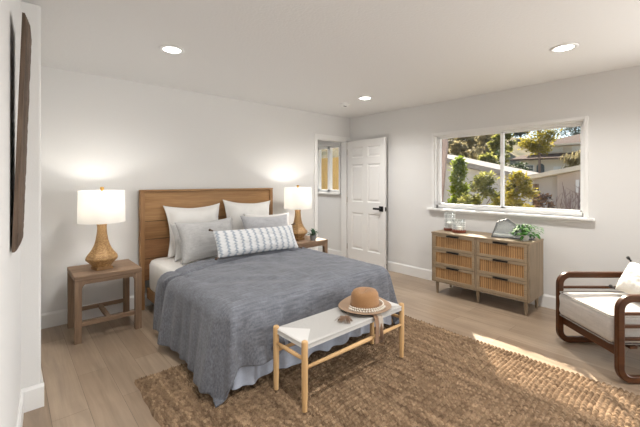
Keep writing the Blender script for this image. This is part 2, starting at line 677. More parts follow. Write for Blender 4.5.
# ================================================================ CEILING FITTINGS
LENS = emit('lit_lens', (1.0, 0.96, 0.9), 14)
places = [((0.99, 2.93), 'lit recessed downlight in the ceiling nearest the headboard and wicker table lamp'),
          ((3.33, 0.80), 'lit recessed downlight in the ceiling in front of the wide window, above the armchair'),
          ((3.43, 2.99), 'lit recessed downlight in the ceiling beside the smoke detector near the door'),
          ((0.99, 0.80), 'lit recessed downlight in the ceiling nearest the photographer')]
for i, ((x, y), lab) in enumerate(places):
    if i == 0:
        t = dl0 = thing('recessed_downlight', lab, 'ceiling light', (x, y, H), 0, 'recessed ceiling lights')
        MB().lathe([(.066, -.002), (.066, -.006), (.090, -.007), (.096, -.004), (.097, 0), (.066, 0)], 32, caps=False).build('trim_ring', VINYL, t, True)
        MB().lathe([(.0, -.003), (.067, -.003)], 32, caps=False).build('lens', LENS, t)
    else:
        t = dup(dl0, (x, y, H), 0, lab)
    sp = bpy.data.lights.new('bulb', 'SPOT')
    sp.energy = DOWNLIGHT_W * 4
    sp.spot_size = math.radians(150)
    sp.spot_blend = 1.0
    sp.shadow_soft_size = .07
    sp.color = (1, .975, .945)
    lo = bpy.data.objects.new('bulb', sp)
    COL.objects.link(lo)
    lo.parent = t
    lo.location = (0, 0, -.03)
hs = bpy.data.lights.new('hall_fill_light', 'SPOT')  # unseen spot added to brighten the hall, with no fitting
hs.energy = 70
hs.spot_size = math.radians(160)
hs.spot_blend = 1.0
hs.shadow_soft_size = .08
ho_ = bpy.data.objects.new('hall_fill_light', hs)
COL.objects.link(ho_)
ho_.location = (3.3, 5.3, H - .03)
t = thing('smoke_detector', 'small round white smoke detector on the ceiling near the doorway', 'smoke detector', (3.46, 3.39, H))
MB().lathe([(.0, 0), (.066, 0), (.066, -.014), (.058, -.020), (.0, -.020)], 28, caps=False).build('base', VINYL, t, True, angle=30)
MB().lathe([(.052, -.020), (.050, -.036), (.040, -.042), (.0, -.043)], 28, caps=False).build('cover', VINYL, t, True, angle=40)
MB().box(-.036, -.036, -.0450, .012, -.012, -.0420).build('sensor_slot', plain('dark_slot', (.03, .03, .03)), t)

# ================================================================ RUG
def rug_mat():
    m, t, b = M('chunky_jute')
    v = coords(t)
    sc = nd(t, 'ShaderNodeVectorMath', operation='MULTIPLY')
    sc.inputs[1].default_value = (1 / .0140, 1 / .029, 0)
    t.links.new(v, sc.inputs[0])
    fl = nd(t, 'ShaderNodeVectorMath', operation='FLOOR')
    t.links.new(sc.outputs[0], fl.inputs[0])
    wn = nd(t, 'ShaderNodeTexWhiteNoise', noise_dimensions='2D')
    t.links.new(fl.outputs[0], wn.inputs['Vector'])
    n = tex_noise(t, coords(t, (24, 1.6, 1)), 1, 4, 0.6)
    n2 = tex_noise(t, coords(t, (260, 260, 100)), 1, 2)
    c = ramp(t, wn.outputs['Value'], [(0.0, (0.19, 0.127, 0.078)), (0.5, (0.27, 0.185, 0.116)), (1.0, (0.38, 0.272, 0.175))])
    c2 = ramp(t, n, [(0.34, (0.62, 0.59, 0.57)), (0.66, (1.20, 1.18, 1.15))])
    c3 = ramp(t, n2, [(0.3, (0.7, 0.7, 0.7)), (0.7, (1.2, 1.2, 1.2))])
    t.links.new(mix(t, 1, mix(t, 1, c, c2, 'MULTIPLY'), c3, 'MULTIPLY'), b.inputs['Base Color'])
    b.inputs['Roughness'].default_value = 0.9
    b.inputs['Specular IOR Level'].default_value = 0.15
    bump(t, b, n2, 0.6, 0.003)
    return m


def make_rug():
    RX0, RX1, RY0, RY1 = 0.63, 2.985, -0.42, 2.615
    nx, ny = 830, 860
    PX_, PY_ = .0140, .029
    xs = np.linspace(0, RX1 - RX0, nx)
    ys = np.linspace(0, RY1 - RY0, ny)
    X, Y = np.meshgrid(xs, ys)
    rng = np.random.RandomState(3)
    # strands run along y, tied down in rows across x; both wander a little
    Xw = X + .004 * np.sin(Y * 5.1 + X * 2) + .002 * np.sin(Y * 13 + 1)
    r = Xw / PX_
    row = np.maximum(np.floor(r).astype(int), 0)
    yk = (Y + .006 * np.sin(X * 4 + 1) + .003 * np.sin(X * 17)) / PY_ + rng.uniform(-.10, .10, row.max() + 3)[row] + 8
    kn = np.floor(yk).astype(int)
    jit = rng.rand(row.max() + 3, kn.max() + 3)
    amp = .014 + .009 * jit[row, kn]
    hgt = np.abs(np.sin(PI * yk)) ** .55 * (0.45 + .55 * np.abs(np.sin(PI * r)) ** .6) * amp
    Z = .003 + hgt
    # rounded thick hem all round
    ed = np.minimum(np.minimum(X, xs[-1] - X), np.minimum(Y, ys[-1] - Y))
    Z = np.where(ed < .004, 0.001, Z)
    wob = .005 * np.sin(Y * 9) + .003 * np.sin(Y * 31)
    wob2 = .006 * np.sin(X * 7 + 1) + .003 * np.sin(X * 29)
    Xo = X + wob
    Yo = Y + wob2
    vs = np.stack([Xo, Yo, Z], -1).reshape(-1, 3)
    idx = np.arange(nx * ny).reshape(ny, nx)
    q = np.stack([idx[:-1, :-1], idx[:-1, 1:], idx[1:, 1:], idx[1:, :-1]], -1).reshape(-1, 4)
    me = bpy.data.meshes.new('jute_rug')
    me.vertices.add(len(vs))
    me.vertices.foreach_set('co', vs.astype(np.float32).ravel())
    me.loops.add(q.size)
    me.loops.foreach_set('vertex_index', q.astype(np.int32).ravel())
    me.polygons.add(len(q))
    me.polygons.foreach_set('loop_start', np.arange(0, q.size, 4, dtype=np.int32))
    me.update(calc_edges=True)
    me.polygons.foreach_set('use_smooth', [True] * len(q))
    me.materials.append(rug_mat())
    o = bpy.data.objects.new('jute_rug', me)
    COL.objects.link(o)
    o.location = (RX0, RY0, 0)
    tag(o, 'large brown chunky woven jute rug under the bed and bench', 'rug')


make_rug()
RT = .026      # height of the rug's surface

# ================================================================ BED
bed = thing('bed', 'wide bed frame with a honey oak plank headboard against the wall', 'bed', (1.87, 3.0, 0))
hb0, hb1 = 1.035 - 1.87, 2.705 - 1.87
yb = 4.02 - 3.0
for x in (hb0, hb1 - .045):
    MB().box(x, yb, 0, x + .045, yb + .07, 1.255).build('post', HBWOODZ, bed, bevel=.004)
MB().box(hb0 + .045, yb + .03, .30, hb1 - .045, yb + .048, 1.255).build('back_panel', plain('dark_backing', (.06, .035, .018), .8), bed)
MB().box(hb0, yb - .004, 1.255, hb1, yb + .075, 1.275).build('top_cap', HBWOOD, bed, bevel=.004)
pz = [.30, .535, .74, .935, 1.255]
HB2 = wood('reddish_oak', (0.235, 0.110, 0.048), (0.35, 0.185, 0.085), 'x', 0.45)
HB3 = wood('mid_oak', (0.265, 0.135, 0.056), (0.385, 0.215, 0.095), 'x', 0.45)
for i in range(4):
    MB().box(hb0 + .045, yb + .018, pz[i] + .003, hb1 - .045, yb + .05, pz[i + 1] - .003).build('headboard_plank', (HB2, HB2, HB3, HBWOOD)[i], bed, bevel=.003)
for x in (-.772, .742):
    MB().box(x, -.90, .12, x + .03, yb, .232).build('side_rail', HBWOOD, bed, bevel=.004)
MB().box(-.772, -.93, .12, .772, -.90, .232).build('foot_rail', HBWOOD, bed, bevel=.004)
for x in (-.77, .71):
    MB().box(x, -.928, RT, x + .06, -.868, .12).build('leg', HBWOODZ, bed, bevel=.004)
MB().box(-.742, -.90, .20, .742, yb, .235).build('slat_base', OAK, bed)

SHEET = fabric('white_sheet', (.68, .66, .63), (.62, .60, .57), 300, .9, .1)
mt = thing('mattress', 'thick mattress in a white fitted sheet on the bed frame', 'mattress', (1.87, 3.03, .236))
mb = MB()
out = round_path([(-.775, -.965), (.775, -.965), (.775, .965), (-.775, .965)], .09, 6)
n = len(out)
vs = []
lev = [(0, .02), (.02, 0), (.26, 0), (.295, .02), (.307, .05)]
for z, ins in lev:
    for (x, y) in out:
        k = 1 - ins / max(.001, math.hypot(x, y))
        vs.append((x * k, y * k, z))
fs = [(i * n + k, i * n + (k + 1) % n, (i + 1) * n + (k + 1) % n, (i + 1) * n + k) for i in range(len(lev) - 1) for k in range(n)]
fs += [tuple(range(n - 1, -1, -1)), tuple((len(lev) - 1) * n + k for k in range(n))]
mb.add(vs, fs)
mb.build('fitted_sheet', SHEET, mt, True, angle=50)

# bed skirt: pleated pale cloth round three sides, hung from the mattress foot
SKIRT = fabric('pale_blue_linen', (.40, .43, .50), (.35, .38, .45), 350, .9, .15, .08)
px_ = [(1.055, 3.1), (1.055, 2.0), (1.09, 1.985), (2.65, 1.985), (2.685, 2.0), (2.685, 3.1)]
dense = []
for i in range(len(px_) - 1):
    a, b = Vector(px_[i]), Vector(px_[i + 1])
    k = max(1, int((b - a).length / .012))
    for j in range(k):
        dense.append(a + (b - a) * j / k)
dense.append(Vector(px_[-1]))
cen = Vector((1.87, 3.0))
mb = MB()
nn = len(dense) - 1


def skirt_pt(u, v):
    i = min(nn, int(round(u * nn)))
    p = dense[i]
    d = (dense[min(nn, i + 1)] - dense[max(0, i - 1)]).normalized()
    nrm = Vector((d.y, -d.x))
    if nrm.dot(p - cen) < 0:
        nrm = -nrm
    s = i * .012
    f = (.006 + .012 * v) * math.sin(s * 38 + 2 * math.sin(s * 5)) + .006 * v * math.sin(s * 13)
    z = .305 - v * (.235 + .012 * math.sin(s * 17) + .006 * math.sin(s * 41))
    q = p + nrm * f
    return (q.x, q.y, z)


mb.grid(skirt_pt, nn, 8)
o = mb.build('bed_skirt', SKIRT, None, True)
tag(o, 'pale blue gathered bed skirt showing below the comforter at the foot of the bed', 'bed skirt')

# comforter
COMF = fabric('slate_linen', (.195, .204, .230), (.148, .156, .180), 380, .92, .3, .34, .16)
XL, XR, YF, YH, ZT, RR = 1.085, 2.575, 2.09, 3.33, .582, .11
SIDE, FOOT = .575, .445


def comf_pt(u, v):
    sx = -SIDE + u * (XR - XL + 2 * SIDE)
    ty = v * (YH - YF + FOOT)              # from head to foot hem
    x0 = XL + sx
    a = max(XL - x0, x0 - XR, 0)
    skew = .20 * max(0, min(1, (1.50 - x0) / .42)) ** 1.3 * math.exp(-a / .16)
    ty += skew * (1 - v)
    y0_ = YH - ty
    side = -1 if x0 < (XL + XR) / 2 else 1
    b = max(YF - y0_, 0)
    cx = min(max(x0, XL), XR)
    cy = max(y0_, YF)
    q = Vector((x0 * 3.1, y0_ * 3.1, 1.7))
    puff = .014 * noise.noise(q) + .008 * noise.noise(q * 3.3)
    # soft stitched dimples and the welt near the head end
    if a == 0 and b == 0:
        e = min(x0 - XL, XR - x0, y0_ - YF)
        z = ZT + .014 * (1 - math.exp(-max(e, 0) / .12)) + puff
        dh = ty
        dh -= skew
        z += .020 * math.exp(-((dh - .16) / .018) ** 2) - .016 * math.exp(-((dh - .205) / .018) ** 2) + .010 * math.exp(-((dh - .26) / .03) ** 2)
        z += .010 * math.exp(-(dh / .02) ** 2)
        # long diagonal pull wrinkles
        z += .013 * math.sin(x0 * 11 + y0_ * 19 + 3 * noise.noise(q * .6)) * noise.noise(Vector((x0 * 1.6, y0_ * 2.2, 5)))
        z += .006 * abs(noise.noise(Vector((x0 * 14, y0_ * 4 + x0 * 3, 2))))
        return (x0, y0_, z)
    rr = math.hypot(a, b)
    phi = math.atan2(b, a)
    dx, dy = a / rr * side, -b / rr
    p = (y0_ - YF) if b == 0 else (-(phi / (PI / 2)) * .42 if a > 0 else -.42 - (x0 - XL if side < 0 else XR - x0))
    if a == 0:
        p = -.42 - (x0 - XL)
    elif b > 0 and side > 0:
        p = -.42 - (XR - XL) - (1 - phi / (PI / 2)) * .42
    elif b == 0 and side > 0:
        p = -.84 - (XR - XL) - (y0_ - YF)
    s2 = math.sin(2 * phi)
    fl = .09 + .05 * s2 + (.05 * math.exp(-(((y0_ - 2.25) / .35) ** 2)) if b == 0 else .05 * (1 - phi / (PI / 2)))
    if rr < RR * PI / 2:
        an = rr / RR
        ou, dr = RR * math.sin(an), RR * (1 - math.cos(an))
    else:
        ex_ = rr - RR * PI / 2
        ou, dr = RR + ex_ * fl, RR + ex_ * math.sqrt(1 - fl * fl)
    k = min(1, dr / .45)
    fold = k * (.020 * math.sin(p * 17 + 1.3 * math.sin(p * 5 + 1)) + .012 * math.sin(p * 37 + 2) + .014 * noise.noise(Vector((p * 6, rr * 2, 3))))
    fold += k * .040 * s2 * math.cos(8 * (phi - .36)) + k * .032 * math.sin(p * 9 + .5) * (1 - s2)
    mx_ = ZT - .030
    if dr > mx_:
        ou += (dr - mx_) * .35
        dr = mx_ + .012 * math.sin(p * 60)
    dh = ty - skew
    fold += (.018 * math.exp(-((dh - .16) / .022) ** 2) - .014 * math.exp(-((dh - .21) / .02) ** 2)) if b == 0 else 0
    z = ZT - dr + puff * .6
    ou += max(fold, -.018)
    return (cx + dx * ou, cy + dy * ou, max(z, .046))


mb = MB().grid(comf_pt, 190, 130)
o = mb.build('comforter', COMF, None, True)
sm = o.modifiers.new('thickness', 'SOLIDIFY')
sm.thickness = .016
sm.offset = -1
tag(o, 'slate blue linen comforter spread over the bed and hanging to the floor', 'comforter')


# ---------------------------------------------------------------- pillows
def pillow_mesh(w, h, t, seed=0, ear=.06, flange=.0, nu=30, nv=24, sag=0.0):
    """cushion in local x (width) and z (height, 0 = bottom), puffed along y"""
    m = MB()
    def face(sg):
        def fn(u, v):
            a, b = 2 * u - 1, 2 * v - 1
            px = 1 - ear * (1 - b * b) ** 1 * (abs(a) ** 3)
            pz = 1 - ear * 1.2 * (1 - a * a) ** 1 * (abs(b) ** 3)
            fl = 1 - flange
            aa, bb = min(1, abs(a) / fl), min(1, abs(b) / fl)
            th = ((1 - aa ** 2.6) * (1 - bb ** 2.6)) ** .55 * t / 2
            wr = .010 * noise.noise(Vector((a * 3 + seed, b * 3, seed * 1.7))) + .006 * noise.noise(Vector((a * 8 + seed, b * 8, sg)))
            edge = (1 - aa ** 4) * (1 - bb ** 4)
            y = sg * (th + wr * edge + .0025)
            z = b * h / 2 * pz + h / 2
            z -= sag * (1 - a * a) * (b + 1) * .5 * h
            x = a * w / 2 * px
            if flange:
                y += .012 * (1 - edge) * noise.noise(Vector((a * 2.5 + seed, b * 2.5, 9)))
            return (x, y, z)
        return fn
    m.grid(face(-1), nu, nv)
    o = len(m.v)
    m.grid(face(1), nu, nv)
    # stitch the rim
    W = nu + 1
    rim = [i for i in range(W)] + [j * W + nu for j in range(1, nv + 1)] + [nv * W + i for i in range(nu - 1, -1, -1)] + [j * W for j in range(nv - 1, 0, -1)]
    n = len(rim)
    for k in range(n):
        p, q = rim[k], rim[(k + 1) % n]
        m.f.append((p, q, q + o, p + o))
    return m


def place_pillow(name, label, mat_, w, h, t, loc, lean, rz=0, roll=0, seed=0, cat='pillow', group=None, **kw):
    r = thing(name, label, cat, loc, rz, group)
    r.rotation_euler = (-lean, roll, rz)
    o = pillow_mesh(w, h, t, seed, **kw).build('cover', mat_, r, True)
    return r


WHITE = fabric('white_cotton', (.74, .725, .70), (.69, .675, .65), 300, .9, .1)
GREY = fabric('light_grey_linen', (.47, .465, .46), (.42, .415, .41), 330, .92, .25, .12)
GREYR = fabric('cool_grey_linen', (.45, .45, .465), (.40, .40, .415), 330, .92, .25, .10)
PALE = fabric('pale_grey_cotton', (.56, .555, .54), (.52, .515, .50), 300, .9, .15)
PG = 'pillows on the bed'
zp = .548
place_pillow('pillow', 'white pillow leaning on the headboard next to the wicker lamp side', WHITE, .66, .57, .17, (1.585, 3.855, zp), math.radians(13), .02, .0, 1, group=PG, flange=.10, ear=.13)
place_pillow('pillow', 'white pillow leaning on the headboard, nearest the door', WHITE, .68, .57, .17, (2.26, 3.855, zp + .022), math.radians(13), -.02, .05, 2, group=PG, flange=.10, ear=.13)
place_pillow('pillow', 'pale pillow squeezed behind the fringed grey pillow near the bedside lamp', PALE, .62, .40, .14, (1.565, 3.65, zp), math.radians(20), .03, 0, 3, group=PG, ear=.10)
place_pillow('pillow', 'white pillow peeking out behind the cool grey pillow, beside the far lamp', WHITE, .66, .44, .14, (2.44, 3.64, zp), math.radians(20), -.05, .03, 4, group=PG, ear=.10)
gp = place_pillow('pillow', 'light grey linen pillow with fringed sides nearest the wicker lamp', GREY, .64, .43, .16, (1.575, 3.455, zp + .012), math.radians(22), .05, -.02, 5, group=PG, ear=.10)
place_pillow('pillow', 'plain cool grey pillow behind the patterned lumbar cushion, toward the door', GREYR, .66, .43, .16, (2.30, 3.455, zp + .012), math.radians(22), -.02, .03, 6, group=PG, ear=.10)
for sx in (-1, 1):
    mb = MB()
    for k in range(34):
        z = .02 + .39 * k / 33
        x = sx * (.32 - .032 * (1 - (2 * z / .43 - 1) ** 2))
        mb.tube([(x - sx * .01, 0, z), (x + sx * .008, random.uniform(-.006, .006), z + random.uniform(-.004, .004)), (x + sx * .020, random.uniform(-.01, .01), z - .006)], .0022, 4)
    mb.build('fringe', GREY, gp)


def stripe_mat():
    m, t, b = M('blue_striped_cotton')
    tc = nd(t, 'ShaderNodeTexCoord')
    sp = nd(t, 'ShaderNodeSeparateXYZ')
    t.links.new(tc.outputs['Object'], sp.inputs[0])
    def math_(op, a, b_=None):
        n = nd(t, 'ShaderNodeMath', operation=op)
        for i, v in enumerate((a, b_)):
            if v is None:
                continue
            if isinstance(v, (int, float)):
                n.inputs[i].default_value = v
            else:
                t.links.new(v, n.inputs[i])
        return n.outputs[0]
    wob = math_('MULTIPLY', math_('SINE', math_('MULTIPLY', sp.outputs['Z'], 2 * PI / .034)), .006)
    ph = math_('MULTIPLY', math_('ADD', sp.outputs['X'], wob), 2 * PI / .078)
    s = math_('SINE', ph)
    fine = math_('SINE', math_('MULTIPLY', sp.outputs['Z'], 2 * PI / .017))
    v = math_('ADD', math_('MULTIPLY', s, .5), math_('MULTIPLY', fine, .16))
    nz = tex_noise(t, coords(t, (60, 60, 60)), 1, 2)
    v = math_('ADD', v, math_('MULTIPLY', math_('SUBTRACT', nz, .5), .5))
    c = ramp(t, math_('ADD', v, .5), [(0.45, (.67, .672, .675)), (0.72, (.58, .595, .61)), (0.98, (.30, .345, .40))])
    t.links.new(c, b.inputs['Base Color'])
    b.inputs['Roughness'].default_value = .92
    b.inputs['Specular IOR Level'].default_value = .1
    bump(t, b, v, .4, .004)
    return m


def tassel(m, p, d, L=.055, r=.012):
    p, d = Vector(p), Vector(d).normalized()
    m.tube([p, p + d * L * .25, p + d * L * .32, p + d * L * .65, p + d * L], [r * .45, r * .75, r * .5, r * .95, r * 1.2], 10)


LUM = stripe_mat()
lp = place_pillow('lumbar_cushion', 'long white lumbar cushion with wavy blue stripes and brown corner tassels', LUM, .96, .275, .13, (1.965, 3.125, zp + .080), math.radians(30), -.02, .018, 8, cat='cushion', ear=.03, nu=44)
BROWN = fabric('brown_yarn', (.15, .10, .07), (.11, .07, .05), 500, .95, .3)
for sx in (-1, 1):
    for z in (.005, .28):
        mb = MB()
        tassel(mb, (sx * .475, 0, z), (sx * .7, -.35, -.35 if z < .1 else .1), .045, .011)
        mb.build('tassel', BROWN, lp, True)

# ================================================================ BEDSIDE TABLES
TW, TD, TH = .52, .49, .565


def make_bedside(label, loc):
    t = thing('bedside_table', label, 'bedside table', loc, 0, 'bedside tables')
    MB().box(-TW / 2, -TD / 2, TH - .042, TW / 2, TD / 2, TH).build('table_top', NSWOOD, t, bevel=.006)
    lx, ly = TW / 2 - .028, TD / 2 - .028
    for sx in (-1, 1):
        for sy in (-1, 1):
            m = MB().box(sx * lx - .026, sy * ly - .026, 0, sx * lx + .026, sy * ly + .026, TH - .042)
            # curved corner bracket towards the middle of the table
            pts = [(sx * (lx - .026), TH - .042), (sx * (lx - .026), TH - .125)]
            for k in range(7):
                a = PI / 2 * k / 6
                pts.append((sx * (lx - .026 - .07 * (1 - math.cos(a))), TH - .125 + .07 * math.sin(a)))
            pts.append((sx * (lx - .096), TH - .042))
            m.prism(pts, sy * ly - .02, sy * ly + .02, 'y')
            m.build('leg', NSWOODZ, t, bevel=.003)
    for sy in (-1, 1):
        m = MB().box(-lx + .024, sy * ly - .016, TH - .075, lx - .024, sy * ly + .016, TH - .042)
        m.build('apron', NSWOOD, t)
        MB().box(-lx + .024, sy * ly - .014, .135, lx - .024, sy * ly + .014, .170).build('stretcher', NSWOOD, t, bevel=.003)
    MB().box(-.018, -ly + .012, .137, .018, ly - .012, .168, Matrix.Translation((.0, 0, 0))).build('cross_stretcher', NSWOODZ, t, bevel=.003)
    return t


ns = make_bedside('weathered wood bedside table under the wicker lamp, standing clear of the bed', (.665, 3.785, 0))
ns2 = dup(ns, (3.03, 3.785, 0), 0, 'weathered wood bedside table between the bed and the doorway, holding lamp and small plant')

# ================================================================ TABLE LAMPS
def wicker_mat():
    m, t, b = M('woven_rattan')
    tc = nd(t, 'ShaderNodeTexCoord')
    sp = nd(t, 'ShaderNodeSeparateXYZ')
    t.links.new(tc.outputs['Object'], sp.inputs[0])
    at = nd(t, 'ShaderNodeMath', operation='ARCTAN2')
    t.links.new(sp.outputs['Y'], at.inputs[0])
    t.links.new(sp.outputs['X'], at.inputs[1])
    cb = nd(t, 'ShaderNodeCombineXYZ')
    m1 = nd(t, 'ShaderNodeMath', operation='MULTIPLY'); m1.inputs[1].default_value = 6.5
    m2 = nd(t, 'ShaderNodeMath', operation='MULTIPLY'); m2.inputs[1].default_value = 62
    t.links.new(at.outputs[0], m1.inputs[0]); t.links.new(sp.outputs['Z'], m2.inputs[0])
    t.links.new(m1.outputs[0], cb.inputs[0]); t.links.new(m2.outputs[0], cb.inputs[1])
    br = nd(t, 'ShaderNodeTexBrick')
    br.inputs['Scale'].default_value = 1.0
    br.inputs['Brick Width'].default_value = .85
    br.inputs['Row Height'].default_value = .5
    br.inputs['Mortar Size'].default_value = .09
    br.inputs['Mortar Smooth'].default_value = .8
    br.inputs['Color1'].default_value = (.33, .18, .065, 1)
    br.inputs['Color2'].default_value = (.62, .38, .16, 1)
    br.inputs['Mortar'].default_value = (.10, .05, .018, 1)
    t.links.new(cb.outputs[0], br.inputs['Vector'])
    t.links.new(br.outputs['Color'], b.inputs['Base Color'])
    b.inputs['Roughness'].default_value = .55
    bump(t, b, br.outputs['Fac'], -.9, .006)
    return m


WICKER = wicker_mat()


def shade_mat():
    m, t, b = M('white_linen_shade')
    t.nodes.remove(b)
    out = t.nodes['Material Output']
    df = nd(t, 'ShaderNodeBsdfDiffuse'); df.inputs[0].default_value = (.88, .875, .86, 1)
    tl = nd(t, 'ShaderNodeBsdfTranslucent'); tl.inputs[0].default_value = (.90, .885, .85, 1)
    mx = nd(t, 'ShaderNodeMixShader'); mx.inputs[0].default_value = .45
    t.links.new(df.outputs[0], mx.inputs[1]); t.links.new(tl.outputs[0], mx.inputs[2])
    t.links.new(mx.outputs[0], out.inputs[0])
    return m


SHADE = shade_mat()
BRASS = plain('aged_brass', (.62, .36, .10), .35, .9)


def make_lamp(label, loc, rz):
    t = thing('table_lamp', label, 'table lamp', loc, rz, 'bedside lamps')
    MB().box(-.068, -.068, 0, .068, .068, .026).build('foot', HBWOOD, t, bevel=.004)
    seg = 96
    prof = [(.074, .026), (.085, .045), (.110, .072), (.132, .092), (.137, .104), (.130, .120), (.110, .145), (.085, .180), (.064, .225), (.050, .275), (.042, .330), (.039, .375), (.040, .40), (.044, .41), (.030, .412)]
    fine = []
    for i in range(len(prof) - 1):
        for k in range(6):
            f = k / 6
            fine.append((prof[i][0] + (prof[i + 1][0] - prof[i][0]) * f, prof[i][1] + (prof[i + 1][1] - prof[i][1]) * f))
    fine.append(prof[-1])
    def facet(a, z):
        k = 2 * PI / 8
        c = math.cos(k / 2) / math.cos((a % k) - k / 2)
        s = max(0, min(1, 1 - (z - .12) / .2))
        wv = 1 + .012 * math.sin(z * 2 * PI / .016) * math.sin(a * 20 + (PI if int(z / .008) % 2 else 0))
        return (1 + (c - 1) * (.35 + .65 * s)) * wv
    MB().lathe(fine, seg, fn=facet).build('woven_body', WICKER, t, True)
    MB().tube([(0, 0, .41), (0, 0, .50)], .008, 10).build('stem', BRASS, t, True)
    sh = MB()
    sh.lathe([(.188, .428), (.189, .432), (.183, .712), (.182, .716), (.180, .714), (.181, .70), (.186, .432), (.188, .428)], 56, caps=False)
    s = sh.build('lamp_shade', SHADE, t, True, angle=60)
    m = MB()
    for k in range(3):
        a = 2 * PI * k / 3
        m.tube([(0, 0, .70), (.181 * math.cos(a), .181 * math.sin(a), .705)], .0022, 6)
    m.build('spider', BRASS, s)
    MB().tube([(0, 0, .50), (.05, 0, .54), (.058, 0, .60), (.045, 0, .67), (0, 0, .70)], .002, 6).build('harp', BRASS, t)
    MB().lathe([(.0, .70), (.008, .70), (.008, .722), (.016, .726), (.017, .744), (.013, .750), (.0, .750)], 16, caps=False).build('finial', BRASS, t, True, angle=40)
    MB().sphere((0, 0, .555), .03, 14, 10, (1, 1, 1.25)).build('bulb', emit('lit_bulb', (1, .85, .65), 8), t, True)
    return t


l1 = make_lamp('wicker table lamp with a lit white drum shade on the table clear of the bed', (.637, 3.735, TH), .2)
l2 = dup(l1, (2.955, 3.785, TH), .2, 'wicker table lamp with a lit white drum shade beside the small green plant')
for t in (l1, l2):
    pl = bpy.data.lights.new('glow', 'POINT')
    pl.energy = LAMP_W * 4
    pl.color = (1, .965, .91)
    pl.shadow_soft_size = .035
    lo = bpy.data.objects.new('glow', pl)
    COL.objects.link(lo)
    lo.parent = t
    lo.location = (0, 0, .62)


# ---------------------------------------------------------------- plants
def leaf(m, base, d, L, W, droop=.3, up=Vector((0, 0, 1))):
    """one pointed leaf, bent and folded along its midrib"""
    d = Vector(d).normalized()
    s = d.cross(up)
    s = s.normalized() if s.length > 1e-4 else Vector((1, 0, 0))
    n = s.cross(d).normalized()
    b = Vector(base)
    vs = []
    for f, wf in ((0, .05), (.2, .7), (.45, 1), (.72, .72), (1, .03)):
        c = b + d * L * f - n * droop * L * f * f
        vs += [c - s * W / 2 * wf + n * .12 * W * wf, c, c + s * W / 2 * wf + n * .12 * W * wf]
    fs = []
    for i in range(4):
        for k in range(2):
            fs.append((i * 3 + k, i * 3 + k + 1, i * 3 + 4 + k, i * 3 + 3 + k))
    m.add(vs, fs)


LEAF = leafy('glossy_green_leaf', (.03, .12, .018), (.09, .26, .035), 30, .25)
LEAFD = leafy('deep_green_leaf', (.025, .075, .04), (.06, .15, .075), 40, .2)
t = thing('potted_plant', 'tiny leafy plant in a grey pot on the table by the doorway', 'plant', (3.095, 3.625, TH))
MB().lathe([(.0, 0), (.034, 0), (.042, .03), (.045, .068), (.040, .068), (.036, .05), (.0, .05)], 24, caps=False).build('pot', plain('grey_glaze', (.24, .26, .27), .5), t, True, angle=40)
mb = MB()
for k in range(70):
    a = random.uniform(0, 2 * PI); e = random.uniform(.1, 1.3)
    h = random.uniform(.06, .13)
    rad = random.uniform(0, .06) * math.cos(e)
    leaf(mb, (rad * math.cos(a), rad * math.sin(a), h), (math.cos(a) * math.cos(e), math.sin(a) * math.cos(e), math.sin(e) * .8), random.uniform(.035, .06), random.uniform(.018, .026), .35)
mb.build('foliage', LEAFD, t, True, recalc=False)
mb = MB()
for k in range(9):
    a = k * .7
    mb.tube([(0, 0, .05), (.03 * math.cos(a), .03 * math.sin(a), .12)], .0022, 5)
mb.build('stem', LEAFD, t)

# ================================================================ BENCH AND HAT
BX0, BX1, BY0, BY1 = 1.290, 2.245, 1.588, 1.880
BW, BD = BX1 - BX0, BY1 - BY0
SH = .396                # seat top


def cord_mat():
    m, t, b = M('white_paper_cord')
    tc = nd(t, 'ShaderNodeTexCoord')
    sp = nd(t, 'ShaderNodeSeparateXYZ')
    t.links.new(tc.outputs['Object'], sp.inputs[0])
    def mt_(op, a, b_=None):
        n = nd(t, 'ShaderNodeMath', operation=op)
        for i, v in enumerate((a, b_)):
            if v is None:
                continue
            if isinstance(v, (int, float)):
                n.inputs[i].default_value = v
            else:
                t.links.new(v, n.inputs[i])
        return n.outputs[0]
    ax = mt_('ABSOLUTE', sp.outputs['X'])
    ay = mt_('ABSOLUTE', sp.outputs['Y'])
    endtri = mt_('GREATER_THAN', mt_('SUBTRACT', ax, BW / 2 - BD / 2 - .02), ay)
    # cords run across the bench in its middle, lengthways in the two end triangles
    su = mt_('SINE', mt_('MULTIPLY', sp.outputs['X'], 2 * PI / .0065))
    sv = mt_('SINE', mt_('MULTIPLY', sp.outputs['Y'], 2 * PI / .0065))
    mxn = nd(t, 'ShaderNodeMix', data_type='FLOAT')
    t.links.new(endtri, mxn.inputs[0]); t.links.new(su, mxn.inputs[2]); t.links.new(sv, mxn.inputs[3])
    c = ramp(t, mt_('ADD', mt_('MULTIPLY', mxn.outputs[0], .5), .5), [(0.0, (.42, .405, .38)), (.5, (.62, .605, .58))])
    c = mix(t, endtri, c, (.78, .765, .735))  # middle cords painted shaded, end triangles painted lit, by cord direction
    t.links.new(c, b.inputs['Base Color'])
    b.inputs['Roughness'].default_value = .8
    b.inputs['Specular IOR Level'].default_value = .2
    bump(t, b, mxn.outputs[0], .6, .003)
    return m


